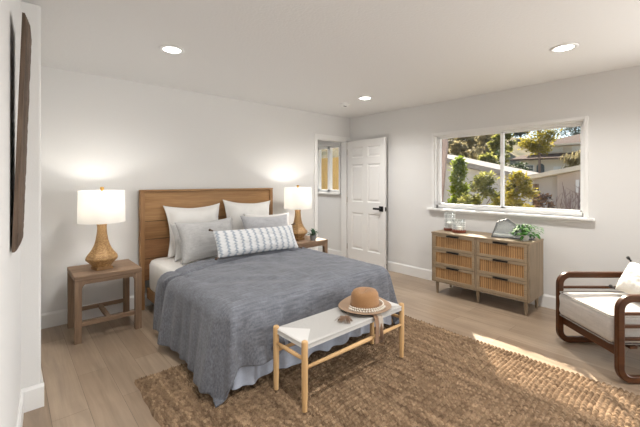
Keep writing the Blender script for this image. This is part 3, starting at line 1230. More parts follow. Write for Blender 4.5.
CORD = cord_mat()
bench = thing('bench', 'pale ash bench with a woven white cord seat at the foot of the bed', 'bench', ((BX0 + BX1) / 2, (BY0 + BY1) / 2, RT))
lx, ly = BW / 2, BD / 2
for sx in (-1, 1):
    for sy in (-1, 1):
        MB().tube([(sx * lx, sy * ly, 0), (sx * lx, sy * ly, .1), (sx * lx, sy * ly, SH), (sx * lx, sy * ly, SH + .010), (sx * lx, sy * ly, SH + .014)], [.0155, .0185, .0195, .018, .013], 18).build('leg', BENCHW, bench, True, angle=50)
for sy in (-1, 1):
    MB().tube([(-lx, sy * ly, .250), (0, sy * ly, .250), (lx, sy * ly, .250)], [.010, .0145, .010], 14).build('long_stretcher', BENCHX, bench, True)
for sx in (-1, 1):
    MB().tube([(sx * lx, -ly, .300), (sx * lx, 0, .300), (sx * lx, ly, .300)], [.010, .0135, .010], 14).build('side_stretcher', BENCHX, bench, True)


def seat_pt(u, v):
    # a soft slab wrapped round the four rails, dished a little
    a, b = 2 * u - 1, 2 * v - 1
    return a, b


mb = MB()
nu, nv = 60, 20
rings = [(1.0, SH - .034), (1.006, SH - .020), (1.0, SH - .006), (.985, SH - .001)]
vs = []
hw, hd = lx + .004, ly + .012
per = []
for i in range(nu): per.append((-hw + 2 * hw * i / nu, -hd))
for i in range(nv): per.append((hw, -hd + 2 * hd * i / nv))
for i in range(nu): per.append((hw - 2 * hw * i / nu, hd))
for i in range(nv): per.append((-hw, hd - 2 * hd * i / nv))
n = len(per)
for s_, z in rings:
    for (x, y) in per:
        ins = (1 - s_)
        vs.append((x - math.copysign(ins * .6, x) * (abs(x) / hw), y - math.copysign(ins * .6, y) * (abs(y) / hd), z))
fs = [(i * n + k, i * n + (k + 1) % n, (i + 1) * n + (k + 1) % n, (i + 1) * n + k) for i in range(3) for k in range(n)]
fs.append(tuple(range(n - 1, -1, -1)))
mb.add(vs, fs)
hx_, hd_ = hw - .009, hd - .009
mb.grid(lambda u, v: ((2 * u - 1) * hx_, (2 * v - 1) * hd_, SH - .001 - .008 * (1 - (2 * u - 1) ** 4) * (1 - (2 * v - 1) ** 2)), nu, nv)
mb.build('woven_seat', CORD, bench, True, angle=60)

# straw hat
FELT = fabric('tan_straw', (.36, .20, .095), (.31, .165, .075), 600, .85, .5)
HZ = RT + SH - .003
hat = thing('sun_hat', 'wide-brimmed tan hat resting on the white bench seat', 'hat', (2.0, 1.745, HZ), .35)
mb = MB()


def brim_fn(a, z):
    return 1


vs, fs = [], []
seg = 64
prof = [(.0, .138), (.030, .140), (.066, .138), (.096, .127), (.110, .106), (.114, .072), (.116, .035), (.117, .018), (.1185, .012), (.0, .012)]
for i, (r, z) in enumerate(prof):
    for k in range(seg):
        a = 2 * PI * k / seg
        zz = z
        rx = 1.0
        if r > .14:
            f = (r - .14) / .066
            zz += f * (.010 * math.sin(2 * a + .6) + .006 * math.sin(3 * a) + .008)
        if z > .1 and r < .095:      # pinched crown
            zz -= .014 * math.exp(-(r * math.sin(a) / .03) ** 2) * (1 if r < .07 else .4)
        vs.append((r * rx * math.cos(a), r * .9 * math.sin(a), zz))
for i in range(len(prof) - 1):
    for k in range(seg):
        fs.append((i * seg + k, i * seg + (k + 1) % seg, (i + 1) * seg + (k + 1) % seg, (i + 1) * seg + k))
mb.add(vs, fs)
mb.build('crown', FELT, hat, True)
vs, fs = [], []
prof = [(.112, .013), (.130, .013), (.155, .013), (.185, .014), (.212, .016), (.217, .016), (.217, .012), (.185, .009), (.150, .006), (.112, .005), (.112, .013)]
for i, (r, z) in enumerate(prof):
    for k in range(seg):
        a = 2 * PI * k / seg
        zz = z
        if r > .13:
            f = (r - .13) / .087
            zz += f * (.008 * math.sin(2 * a + .6) + .005 * math.sin(3 * a) + .010)
        vs.append((r * math.cos(a), r * .9 * math.sin(a), zz))
for i in range(len(prof) - 1):
    for k in range(seg):
        fs.append((i * seg + k, i * seg + (k + 1) % seg, (i + 1) * seg + (k + 1) % seg, (i + 1) * seg + k))
MB().add(vs, fs).build('brim', fabric('pale_tan_straw', (.40, .275, .18), (.34, .225, .145), 500, .85, .5), hat, True)
mb = MB().lathe([(.1185, .016), (.1185, .028), (.1180, .040), (.1150, .040), (.115, .016)], 48, caps=False)
hb_ = mb.build('hat_band', plain('dark_tan_band', (.26, .14, .065), .8), hat, True)
hb_.scale = (1, .9, 1)

# bead garland lying round the crown, one tassel on the seat, one over the edge
BEAD = plain('whitewashed_wood_beads', (.72, .66, .57), .6)
TAN = fabric('tan_jute_yarn', (.30, .19, .12), (.22, .13, .08), 500, .95, .3)
LIN = fabric('pale_linen_ribbon', (.50, .43, .36), (.42, .36, .30), 400, .9, .2)
gl = thing('bead_garland', 'strand of whitewashed wooden beads with tassels looped over the hat brim', 'bead garland', (2.0, 1.745, HZ))
gpath = []
for k in range(26):        # along the front of the crown, on the brim
    a = math.radians(168 + 188 * k / 25)
    gpath.append(Vector((.138 * math.cos(a) + .004, .130 * math.sin(a), .031)))
for k in range(1, 18):     # second, looser loop across the brim towards the near side
    f = k / 17
    a = math.radians(176 + 110 * f)
    r_ = .172 + .022 * math.sin(f * PI)
    gpath.append(Vector((r_ * math.cos(a), r_ * .9 * math.sin(a), .036)))
b0 = MB().sphere((0, 0, 0), .0078, 10, 7).build('bead', BEAD, gl, True)
b0.location = gpath[0]
for p in gpath[1:]:
    c = b0.copy()
    COL.objects.link(c)
    c.parent = gl
    c.location = p
MB().tube(gpath[:26], .0015, 5).build('string', TAN, gl)
mb = MB()
base = Vector((-.262, -.055, .012))
for k in range(44):
    a = random.uniform(-1.0, 1.0)
    d = Vector((-.55 * math.cos(a) - .3 * math.sin(a), -.8 * math.cos(a) * .6 + .5 * math.sin(a), 0)).normalized()
    L = random.uniform(.05, .10)
    mb.tube([base, base + d * L * .5 + Vector((0, 0, random.uniform(.004, .018))), base + d * L + Vector((0, 0, -.006))], [.0014, .0020, .0016], 4)
mb.sphere(base, .011, 10, 7)
mb.tube([Vector((-.19, -.03, .034)), Vector((-.225, -.045, .020)), base], .0018, 5)
mb.build('tassel', TAN, gl, True)
# the hanging end: flat ribbon and yarn tassel over the bench's near edge
mb = MB()
ye = BY0 - 1.745 - .022
for w_, xo, L, yy, rm in ((.034, -.085, .18, 0, TAN), (.040, -.045, .125, -.004, LIN)):
    mb = MB()
    pts = [(-.110 + .0, .030), (-.140, .012), (ye + .010, .010), (ye - .004 + yy, -.004), (ye - .008 + yy, -.05), (ye - .006 + yy, -L)]
    vs, fs = [], []
    for i, (yv, zv) in enumerate(pts):
        wv = .004 * math.sin(i * 1.7)
        vs += [(xo - w_ / 2 + wv, yv, zv), (xo + w_ / 2 + wv, yv - .003, zv), (xo + w_ / 2 + wv, yv, zv - .002), (xo - w_ / 2 + wv, yv + .002, zv - .002)]
    for i in range(len(pts) - 1):
        for k in range(4):
            fs.append((i * 4 + k, i * 4 + (k + 1) % 4, i * 4 + 4 + (k + 1) % 4, i * 4 + 4 + k))
    fs += [(0, 1, 2, 3), tuple(len(vs) - 4 + k for k in range(4))]
    mb.add(vs, fs)
    mb.build('ribbon', rm, gl)
mb = MB()
for k in range(30):
    a = random.uniform(0, 2 * PI); r_ = random.uniform(0, .014)
    x, y = -.045 + r_ * math.cos(a), ye - .016 + r_ * .5 * math.sin(a)
    mb.tube([(-.045, ye - .014, -.05), (x, y, -.09), (x * 1.0, y, -.16 - random.uniform(0, .02))], [.002, .0028, .002], 5)
mb.build('tassel', TAN, gl, True)

# ================================================================ DRESSER
DX0, DX1, DY0, DY1 = 3.89, 4.315, 1.225, 2.31
DL, DZ0, DZ1 = DY1 - DY0, .145, .748
dr = thing('dresser', 'low oak dresser with six cane-fronted drawers under the window', 'dresser', (DX0, DY0, 0))
DW = DX1 - DX0
mb = MB()
tk = .02
mb.box(0, 0, DZ0, DW, tk, DZ1 - tk).box(0, DL - tk, DZ0, DW, DL, DZ1 - tk).box(0, tk, DZ0, DW, DL - tk, DZ0 + tk)
mb.box(DW - .01, tk, DZ0, DW, DL - tk, DZ1 - tk).box(.001, DL / 2 - .01, DZ0, DW - .01, DL / 2 + .01, DZ1 - tk)
mb.build('carcass', OAKZ, dr, bevel=.003)
MB().box(-.004, -.004, DZ1 - tk, DW, DL + .004, DZ1).build('dresser_top', OAK, dr, bevel=.003)


def cane_mat():
    m, t, b = M('woven_cane')
    v = coords(t)
    w1 = nd(t, 'ShaderNodeTexWave', wave_type='BANDS', bands_direction='Y')
    w1.inputs['Scale'].default_value = 14
    w1.inputs['Distortion'].default_value = 1.2
    w1.inputs['Detail'].default_value = 2
    w2 = nd(t, 'ShaderNodeTexWave', wave_type='BANDS', bands_direction='Z')
    w2.inputs['Scale'].default_value = 34
    w2.inputs['Distortion'].default_value = .8
    t.links.new(v, w1.inputs['Vector']); t.links.new(v, w2.inputs['Vector'])
    c = ramp(t, w1.outputs['Fac'], [(0.1, (.27, .145, .055)), (.75, (.47, .28, .125))])
    d = ramp(t, w2.outputs['Fac'], [(0.1, (.72, .70, .66)), (.6, (1.05, 1.05, 1.05))])
    st = ramp(t, tex_noise(t, coords(t, (1, 11, 1)), 1, 3), [(.35, (.72, .68, .62)), (.65, (1.15, 1.15, 1.15))])
    t.links.new(mix(t, 1, mix(t, 1, c, d, 'MULTIPLY'), st, 'MULTIPLY'), b.inputs['Base Color'])
    b.inputs['Roughness'].default_value = .6
    bump(t, b, w1.outputs['Fac'], .4, .003)
    return m


CANE = cane_mat()
gap = .004
cw = (DL - 2 * tk - .02 - 0) / 2
rh = (DZ1 - tk - DZ0 - tk) / 3
first = None
for c in range(2):
    for r in range(3):
        ya = tk + gap / 2 + c * (cw + .02)
        za = DZ0 + tk + r * rh + gap / 2
        w_, h_ = cw - gap, rh - gap
        if first is None:
            fr = .030
            m = MB()
            m.box(-.002, 0, 0, .018, fr, h_).box(-.002, w_ - fr, 0, .018, w_, h_).box(-.002, fr, 0, .018, w_ - fr, fr).box(-.002, fr, h_ - fr, .018, w_ - fr, h_)
            m.box(.020, .01, .01, .35, .02, h_ - .02).box(.020, w_ - .02, .01, .35, w_ - .01, h_ - .02).box(.34, .01, .01, .35, w_ - .01, h_ - .02).box(.018, .01, .01, .35, w_ - .01, .016)
            first = m.build('drawer', OAK, dr, bevel=.002)
            MB().box(.006, fr - .001, fr - .001, .012, w_ - fr + .001, h_ - fr + .001).build('cane_panel', CANE, first)
            MB().box(-.022, w_ / 2 - .075, h_ - .010, -.002, w_ / 2 + .075, h_ - .004).box(-.022, w_ / 2 - .075, h_ - .020, -.019, w_ / 2 + .075, h_ - .004).build('handle', BLACK, first, bevel=.001)
            first.location = (0, ya, za)
        else:
            d = first.copy()
            COL.objects.link(d)
            d.parent = dr
            d.location = (0, ya, za)
            for g in list(first.children):
                e = g.copy()
                COL.objects.link(e)
                e.parent = d
for (x, y) in ((.05, .05), (.05, DL - .05), (DW - .05, .05), (DW - .05, DL - .05), (.06, DL / 2)):
    MB().lathe([(.013, 0), (.022, DZ0)], 18, (x, y, 0)).build('leg', OAKZ, dr, True, angle=40)
ZD = DZ1

# glass candle jars with dark red wooden bases
JG = glass_pane('jar_glass', (.93, .95, .95), .16)
WIRE = plain('white_lattice', (.80, .80, .79), .5)


def make_jar(label, loc, r, h):
    t = thing('glass_lantern', label, 'candle holder', loc, 0)
    MB().lathe([(.0, 0), (r * 1.0, 0), (r * 1.04, .006), (r * 1.04, .028), (r * .98, .032), (.0, .032)], 32, caps=False).build('wooden_base', REDWOOD, t, True, angle=40)
    MB().lathe([(r * .90, .032), (r * .93, .05), (r * .93, h - .03), (r * .84, h), (r * .80, h), (r * .90, h - .032), (r * .90, .05), (r * .86, .034)], 40, caps=False).build('glass_cylinder', JG, t, True, angle=50)
    m = MB()
    nr = max(9, int(2 * PI * r / .026))
    for k in range(nr):
        a = 2 * PI * k / nr
        m.tube([(r * .95 * math.cos(a), r * .95 * math.sin(a), .034), (r * .95 * math.cos(a), r * .95 * math.sin(a), h - .028)], .0022, 5)
    for z in [.05 + (h - .08) * i / 3 for i in range(4)]:
        m.tube([(r * .95 * math.cos(2 * PI * k / 32), r * .95 * math.sin(2 * PI * k / 32), z) for k in range(32)], .0022, 5, closed=True)
    m.build('lattice', WIRE, t)
    MB().lathe([(.0, .034), (r * .55, .034), (r * .55, h * .45), (r * .45, h * .46), (.0, h * .455)], 24, caps=False).build('candle', plain('cream_wax', (.78, .76, .72), .5), t, True, angle=40)
    return t


make_jar('tall glass lantern on a dark red wooden base at the dresser end', (4.135, 2.205, ZD), .068, .235)
make_jar('short wide glass lantern on a dark red wooden base, in front of the taller one', (4.075, 2.055, ZD), .078, .155)

# slanted glass terrarium
TG = glass_pane('terrarium_glass', (.86, .88, .88), .22)
te = thing('glass_terrarium', 'slanted glass terrarium with dark metal edges behind the trailing plant', 'terrarium', (4.125, 1.465, ZD), math.radians(90 + 14))
L2, W2_ = .20, .085
A = [(-L2, -W2_, .004), (L2, -W2_, .004), (L2, W2_, .004), (-L2, W2_, .004)]
Tt = [(.06, -W2_ * .55, .20), (.15, -W2_ * .55, .165), (.15, W2_ * .55, .165), (.06, W2_ * .55, .20)]
mb = MB()
edges = [(A[i], A[(i + 1) % 4]) for i in range(4)] + [(Tt[i], Tt[(i + 1) % 4]) for i in range(4)] + [(A[0], Tt[0]), (A[1], Tt[1]), (A[2], Tt[2]), (A[3], Tt[3])]
for p, q in edges:
    mb.tube([p, q], .0042, 6)
mb.build('metal_frame', plain('gunmetal', (.16, .16, .165), .4, .6), te)
mb = MB()
mb.box(-L2, -W2_, 0, L2, W2_, .012)
mb.build('tray', BLACK, te)
mb = MB()
mb.box(-L2 + .012, -W2_ + .01, .012, L2 - .012, W2_ - .01, .035)
mb.build('pebbles', fabric('white_gravel', (.70, .69, .66), (.5, .49, .47), 90, .9, 1.0), te)
for f in ((A[0], A[3], Tt[3], Tt[0]), (A[0], A[1], Tt[1], Tt[0]), (A[3], A[2], Tt[2], Tt[3]), (A[1], A[2], Tt[2], Tt[1])):
    vs = [Vector(p) for p in f]
    n_ = (vs[1] - vs[0]).cross(vs[2] - vs[0]).normalized() * .002
    MB().add(vs + [p + n_ for p in vs], [(0, 1, 2, 3), (7, 6, 5, 4), (0, 4, 5, 1), (1, 5, 6, 2), (2, 6, 7, 3), (3, 7, 4, 0)]).build('glass_pane', TG, te)

t = thing('trailing_plant', 'bushy bright green trailing plant in a small pot on the dresser', 'plant', (4.03, 1.315, ZD))
MB().lathe([(.0, 0), (.034, 0), (.043, .05), (.045, .058), (.040, .058), (.036, .045), (.0, .045)], 24, caps=False).build('pot', plain('white_glaze', (.7, .7, .68), .4), t, True, angle=40)
mb = MB()
stems = MB()
for k in range(120):
    a = random.uniform(0, 2 * PI); e = random.uniform(-.35, 1.4)
    R_ = random.uniform(.05, .105)
    p = Vector((R_ * math.cos(a) * math.cos(e), R_ * 1.15 * math.sin(a) * math.cos(e), .075 + R_ * 1.0 * math.sin(e)))
    p.z = max(p.z, .02)
    d = Vector((math.cos(a), math.sin(a), random.uniform(-.5, .5)))
    leaf(mb, p, d, random.uniform(.035, .055), random.uniform(.026, .038), .35)
    if k % 4 == 0:
        stems.tube([(0, 0, .045), (p.x * .5, p.y * .5, p.z * .6 + .05), tuple(p)], .0016, 5)
for k in range(5):       # a few sprigs reaching over toward the dresser end
    a = -PI / 2 + random.uniform(-.5, .3)
    p = Vector((.12 * math.cos(a), .13 * math.sin(a), .07 + .02 * k))
    leaf(mb, p, (math.cos(a), math.sin(a), -.2), .05, .035, .4)
    stems.tube([(0, 0, .05), (p.x * .5, p.y * .5, p.z + .02), tuple(p)], .0016, 5)
mb.build('foliage', LEAF, t, True, recalc=False)
stems.build('stem', LEAF, t)

# ================================================================ ARMCHAIR
CH_D = Vector((.74, -.67)).normalized()
CH_W = Vector((.67, .74)).normalized()
rotz = math.atan2(-CH_W.y, -CH_W.x)
org = Vector((3.285, .655)) + CH_D * .46
ch = thing('armchair', 'dark teak armchair with looped sides and a grey seat cushion', 'armchair', (org.x, org.y, 0), rotz)
# local: -y = front, x = width
CW, CDp, AH = .30, .45, .600
path2 = round_path([(-CDp, .028), (CDp, .028), (CDp, AH - .024), (-CDp, AH - .024)], .080, 8)


def loop_frame(x, tx=.038, tin=.047):
    m = MB()
    P = [Vector(p) for p in path2]
    n = len(P)
    vs, fs = [], []
    for i in range(n):
        d = (P[(i + 1) % n] - P[i - 1]).normalized()
        nr = Vector((d.y, -d.x))
        for (a, b) in ((-1, -1), (1, -1), (1, 1), (-1, 1)):
            q = P[i] + nr * (tin / 2 * a)
            vs.append((x + tx / 2 * b, q.x, q.y))
    for i in range(n):
        j = (i + 1) % n
        for k in range(4):
            fs.append((i * 4 + k, i * 4 + (k + 1) % 4, j * 4 + (k + 1) % 4, j * 4 + k))
    return m.add(vs, fs)


for s in (-1, 1):
    f = loop_frame(s * CW).build('side_frame', TEAK, ch, True, bevel=.006, angle=35)
    for z in (.300, .385, .470):
        MB().box(s * CW - .011, -CDp + .02, z - .010, s * CW + .011, CDp - .02, z + .010).build('arm_rail', TEAK, f, bevel=.003)
MB().box(-CW + .02, -CDp + .012, .165, CW - .02, -CDp + .042, .245).build('front_rail', TEAKX, ch, bevel=.004)
MB().box(-CW + .02, CDp - .06, .165, CW - .02, CDp - .03, .245).build('back_rail', TEAKX, ch, bevel=.004)
mb = MB()
for k in range(8):
    y = -CDp + .09 + k * .095
    mb.box(-CW + .02, y, .222, CW - .02, y + .05, .240)
mb.build('seat_slats', TEAKX, ch)
m = Matrix.Translation((0, CDp - .10, .245)) @ Matrix.Rotation(math.radians(-14), 4, 'X')
mb = MB()
mb.box(-CW + .03, 0, 0, -CW + .07, .03, .56, m).box(CW - .07, 0, 0, CW - .03, .03, .56, m).box(-CW + .03, 0, .50, CW - .03, .03, .56, m)
for k in range(4):
    mb.box(-CW + .07, .008, .06 + .11 * k, CW - .07, .022, .10 + .11 * k, m)
mb.build('backrest', TEAKX, ch, bevel=.003)
SEATC = fabric('oatmeal_grey_weave', (.46, .43, .40), (.41, .385, .36), 380, .92, .3, .1)


def slab(m, hx, hy, hz, r, puff, mtx=None, nx=24, ny=24):
    """upholstered slab: flat faces puffed, rounded rim"""
    lev = [(-1, .035), (-.86, .008), (-.6, 0), (0, -.004), (.6, 0), (.86, .008), (1, .035)]
    out = round_path([(-hx, -hy), (hx, -hy), (hx, hy), (-hx, hy)], r, 6)
    # resample so sides have points
    n = len(out)
    vs, fs = [], []
    for zf, ins in lev:
        for (x, y) in out:
            vs.append(Vector((x - math.copysign(ins * min(1, abs(x) / hx), x), y - math.copysign(ins * min(1, abs(y) / hy), y), zf * hz)))
    for i in range(len(lev) - 1):
        for k in range(n):
            fs.append((i * n + k, i * n + (k + 1) % n, (i + 1) * n + (k + 1) % n, (i + 1) * n + k))
    top = (len(lev) - 1) * n
    for sgn, st in ((1, top), (-1, 0)):
        prev = [st + k for k in range(n)]
        for f in (.85, .6, .3):
            cur = []
            for k in range(n):
                p = vs[st + k]
                q = Vector((p.x * f, p.y * f, p.z + sgn * puff * (1 - f * f)))
                cur.append(len(vs)); vs.append(q)
            for k in range(n):
                fs.append((prev[k], prev[(k + 1) % n], cur[(k + 1) % n], cur[k]))
            prev = cur
        fs.append(tuple(prev))
    if mtx:
        vs = [mtx @ v for v in vs]
    m.add(vs, fs)
    return out


mb = MB()
cm = Matrix.Translation((0, -.09, .346))
out = slab(mb, CW - .024, .395, .098, .03, .012, cm)
sc_ = mb.build('seat_cushion', SEATC, ch, True, angle=60)
mb = MB()
for z in (.346 + .094, .346 - .094):
    mb.tube([(x * .985, y * .985 - .09, z) for x, y in out], .0045, 6, closed=True)
mb.build('piping', fabric('dark_piping', (.22, .205, .19), None, 400), sc_, True)
mb = MB()
slab(mb, CW - .03, .25, .065, .04, .015, m @ Matrix.Translation((0, -.072, .33)) @ Matrix.Rotation(PI / 2, 4, 'X'))
mb.build('back_cushion', SEATC, ch, True, angle=60)

# throw pillow on the chair
loc = Vector((3.27, .65)) + CH_D * .36 + CH_W * (-.035)
tp = thing('throw_pillow', 'white throw pillow with black corner tassels on the armchair', 'cushion', (loc.x, loc.y, .498), rotz)
tp.rotation_euler = (math.radians(-30), 0, rotz)
pillow_mesh(.40, .26, .14, 12, ear=.05).build('cover', fabric('ivory_bouclé', (.74, .72, .67), (.68, .66, .61), 260, .95, .5), tp, True)
BY = fabric('black_yarn', (.02, .018, .017), None, 400, .95, .3)
for sx in (-1, 1):
    for z in (.004, .256):
        mb = MB()
        tassel(mb, (sx * .195, 0, z), (sx * .6, -.15, .4 if z > .1 else .1), .05, .011)
        mb.build('tassel', BY, tp, True)
mb = MB().tube([(-.195 + .39 * k / 24, 0, .258 - .014 * (1 - (2 * k / 24 - 1) ** 2)) for k in range(25)], .005, 6)
mb.build('piping', BY, tp, True)

# ================================================================ CARVED WALL PANEL beside the photographer
ar = thing('wall_panel', 'tall dark carved wooden panel hanging on the near wall', 'wall art', (sk(1.97) + .006, 1.97, 1.075), math.atan2(1, .0625) - PI / 2)
ar.rotation_euler = (0, math.radians(1.9), math.atan2(1, .0625) - PI / 2)
mb = MB()
# local x = out of the wall, y along the wall, z up; edge profile chamfered, face carved with shallow flutes
PH, PW, PT = 1.0, .30, .026
pr = [(0.0, 0.0), (.016, 0.0), (PT, .05), (PT, PW - .05), (.016, PW), (0, PW)]
nz = 60
vs, fs = [], []
for j in range(nz + 1):
    f = j / nz
    cham = 1
    if f < .03: cham = .55 + .45 * f / .03
    if f > .97: cham = .55 + .45 * (1 - f) / .03
    for (x, y) in pr:
        xx = x * cham + (.0022 * noise.noise(Vector((y * 30, f * 40, 1))) if x > .01 else 0)
        vs.append((xx, y - .05, f * PH))
n = len(pr)
for j in range(nz):
    for k in range(n):
        fs.append((j * n + k, j * n + (k + 1) % n, (j + 1) * n + (k + 1) % n, (j + 1) * n + k))
fs += [tuple(range(n)), tuple(nz * n + k for k in range(n))]
mb.add(vs, fs)
mb.build('carved_board', ARTW, ar)

# ================================================================ OUTSIDE
GZ = -.9
GROUND = paint('dry_ground', (.26, .21, .13), 8, .6, .95)


def hill_z(x, y):
    d = min(max(0, x - 17), 36)
    return GZ + .17 * d + .5 * noise.noise(Vector((x * .08, y * .08, 0))) * min(1, d / 8) + .0007 * d * d + .24 * min(1, d / 12) * max(0, y - 13)


mb = MB()
mb.grid(lambda u, v: (4.9 + u * 75, -25 + v * 90, hill_z(4.9 + u * 75, -25 + v * 90)), 60, 60)
m_, t_, b_ = M('hillside_scrub')
c_ = ramp(t_, tex_noise(t_, coords(t_, (.5, .5, .5)), 1, 6, .7), [(.35, (.10, .10, .045)), (.55, (.26, .21, .11)), (.7, (.40, .33, .20))])
t_.links.new(c_, b_.inputs['Base Color'])
b_.inputs['Roughness'].default_value = 1
o = mb.build('ground', m_, None, True)
struct(o)

G_CON = leafy('bright_conifer_green', (.085, .15, .01), (.42, .50, .05), 3.5, .6)
G_HED = leafy('hedge_green', (.10, .12, .02), (.52, .50, .14), 3.5, .6)
G_YEL = leafy('yellow_green', (.17, .16, .012), (.62, .50, .07), 3.0, .6)
G_DRK = leafy('dark_green', (.035, .065, .018), (.10, .15, .04), 2.0, .3)
G_OLV = leafy('pale_olive', (.15, .13, .06), (.55, .47, .26), 1.6, .55)
G_BLU = leafy('bluish_green', (.07, .10, .09), (.16, .20, .17), 1.0, .3)
G_DRY = leafy('dry_twigs', (.16, .12, .11), (.34, .26, .22), 5.0, .2)
G_MIX = leafy('grey_orange_clutter', (.08, .075, .09), (.50, .25, .09), 9.0, .3)
BARK = paint('rough_bark', (.22, .15, .12), 30, .9, .95)


def tree(name, label, cat, loc, R, hgt, m, nleaf, ls, shape='round', trunk=.3, group=None, seed=0, trunk_r=None):
    """trunk and limbs in wood, a crown of separate leaf blades gathered in clumps"""
    rnd = random.Random(seed)
    t = thing(name, label, cat, loc, rnd.uniform(0, 6), group)
    tr = trunk_r or R * .07
    fol = MB()
    wd = MB()
    wd.tube([(0, 0, -.3), (R * .04, 0, hgt * trunk), (R * .02, R * .03, hgt * .75)], [tr, tr * .8, tr * .25], 8)
    clumps = []
    nc = 26 if shape != 'cone' else 70
    for k in range(nc):
        if shape == 'cone':
            f = rnd.random() ** .8
            z = hgt * (.04 + .94 * f)
            rr = R * (1 - f) ** .75 * math.sqrt(rnd.uniform(.25, 1))
        elif shape == 'willow':
            f = rnd.random()
            z = hgt * (.30 + .66 * f)
            rr = R * math.sqrt(rnd.random()) * (1 - .4 * abs(f - .4))
        else:
            f = rnd.random()
            z = hgt * (trunk * .8 + (1 - trunk * .8) * f)
            rr = R * math.sqrt(max(0, 1 - (2 * f - 1) ** 2)) * math.sqrt(rnd.uniform(.2, 1))
        a = rnd.uniform(0, 2 * PI)
        c = Vector((rr * math.cos(a), rr * math.sin(a), z))
        clumps.append(c)
        if k % 2 == 0:
            b0 = Vector((0, 0, max(hgt * .1, z - rr * .7)))
            wd.tube([b0, (b0 + c) / 2 + Vector((0, 0, .04 * hgt)), c], [tr * .4, tr * .25, tr * .08], 5)
    cr = R * (.34 if shape != 'cone' else .22)
    for k in range(nleaf):
        c = clumps[k % nc]
        p = c + Vector((rnd.gauss(0, 1), rnd.gauss(0, 1), rnd.gauss(0, .8))) * cr * .55
        if p.z < .02:
            p.z = .02 + rnd.random() * .1
        d = Vector((p.x + rnd.uniform(-R, R), p.y + rnd.uniform(-R, R), rnd.uniform(-.6, .9) * R))
        if shape == 'willow':
            d.z = -abs(d.z) * 2 - R
        d.normalize()
        s = d.cross(Vector((rnd.uniform(-1, 1), rnd.uniform(-1, 1), 1))).normalized()
        L = ls * rnd.uniform(.6, 1.4)
        W = L * (.45 if shape != 'willow' else .2)
        o = len(fol.v)
        fol.v += [tuple(p), tuple(p + d * L * .5 + s * W * .5), tuple(p + d * L), tuple(p + d * L * .5 - s * W * .5)]
        fol.f.append((o, o + 1, o + 2, o + 3))
    fol.build('foliage', m, t, recalc=False)
    wd.build('trunk', BARK, t, True)
    return t


# near the window (distance roughly 6 to 9 m)
tree('conifer', 'bright green pointed conifer just outside the sliding pane', 'shrub', (7.69, 3.87, GZ), .36, 2.80, G_CON, 9000, .085, 'cone', .1, seed=1)
tree('shrub', 'pale olive leafy hedge shrub between the conifer and the window mullion', 'shrub', (7.40, 3.13, GZ), .29, 2.38, G_HED, 7000, .08, 'round', .12, seed=2)
tree('shrub', 'yellow-green shrub just beyond the fixed pane, by the mullion', 'shrub', (7.05, 2.43, GZ), .29, 2.33, G_YEL, 7000, .08, 'round', .12, seed=3)
tree('shrub', 'low pale leafy shrub at the foot of the pointed conifer', 'shrub', (5.86, 2.83, GZ), .20, 2.0, G_HED, 4500, .06, 'round', .12, seed=14)
tree('shrub', 'low pile of grey and orange yard clutter, shaped as a shrub, against the grey garage wall', 'shrub', (9.22, 2.62, GZ), .19, 2.02, G_MIX, 1200, .10, 'round', .5, seed=4)  # stands in for a clutter pile, built from leaf blades
# old trunk at the edge of the window
t = thing('old_tree', 'rough pinkish brown tree trunk at the edge of the window view', 'tree', (6.47, 3.615, GZ))
MB().tube([(0, 0, -.2), (.02, .02, .9), (-.02, .03, 1.9), (.06, -.04, 3.0), (.0, .0, 4.2)], [.13, .07, .065, .06, .05], 12).build('trunk', paint('pinkish_bark', (.42, .32, .28), 22, 1.0, .95), t, True)
# bare-branched bush in front of the garage end
t = thing('bare_shrub', 'bare-branched shrub in front of the garage end wall', 'shrub', (9.02, 1.98, GZ))
wd = MB()
rnd = random.Random(5)
for k in range(46):
    a = rnd.uniform(0, 2 * PI)
    sp_ = rnd.uniform(.08, .34)
    h = rnd.uniform(1.5, 2.3)
    p1 = Vector((sp_ * .35 * math.cos(a), sp_ * .35 * math.sin(a), h * .5))
    p2 = Vector((sp_ * math.cos(a), sp_ * math.sin(a), h))
    wd.tube([(0, 0, 0), p1, p2], [.014, .010, .004], 5)
    for j in range(3):
        q = p1 + (p2 - p1) * rnd.random()
        wd.tube([q, q + Vector((rnd.uniform(-.2, .2), rnd.uniform(-.2, .2), rnd.uniform(.1, .3)))], [.006, .003], 4)
wd.build('branches', paint('grey_pink_twigs', (.30, .22, .21), 30, .5, .95), t)

# grey garage with a pale rake board
STUCCO = paint('grey_stucco', (.47, .47, .50), 30, .4, .95)
STUCCO2 = paint('sun_tinted_stucco', (.56, .49, .45), 30, .4, .95)  # same garage stucco with pinkish sunlight painted into its colour
FASCIA = plain('cream_fascia', (.78, .70, .58), .7)
ROOFG = paint('pale_flat_roof', (.36, .335, .31), 12, .5, .95)
def hexa(m, p4, dx):
    """upright outline of four (x, y, z) corners pushed back along x"""
    q = [(x + dx, y, z) for x, y, z in p4]
    return m.add(list(p4) + q, [(0, 1, 2, 3), (7, 6, 5, 4), (0, 4, 5, 1), (1, 5, 6, 2), (2, 6, 7, 3), (3, 7, 4, 0)])


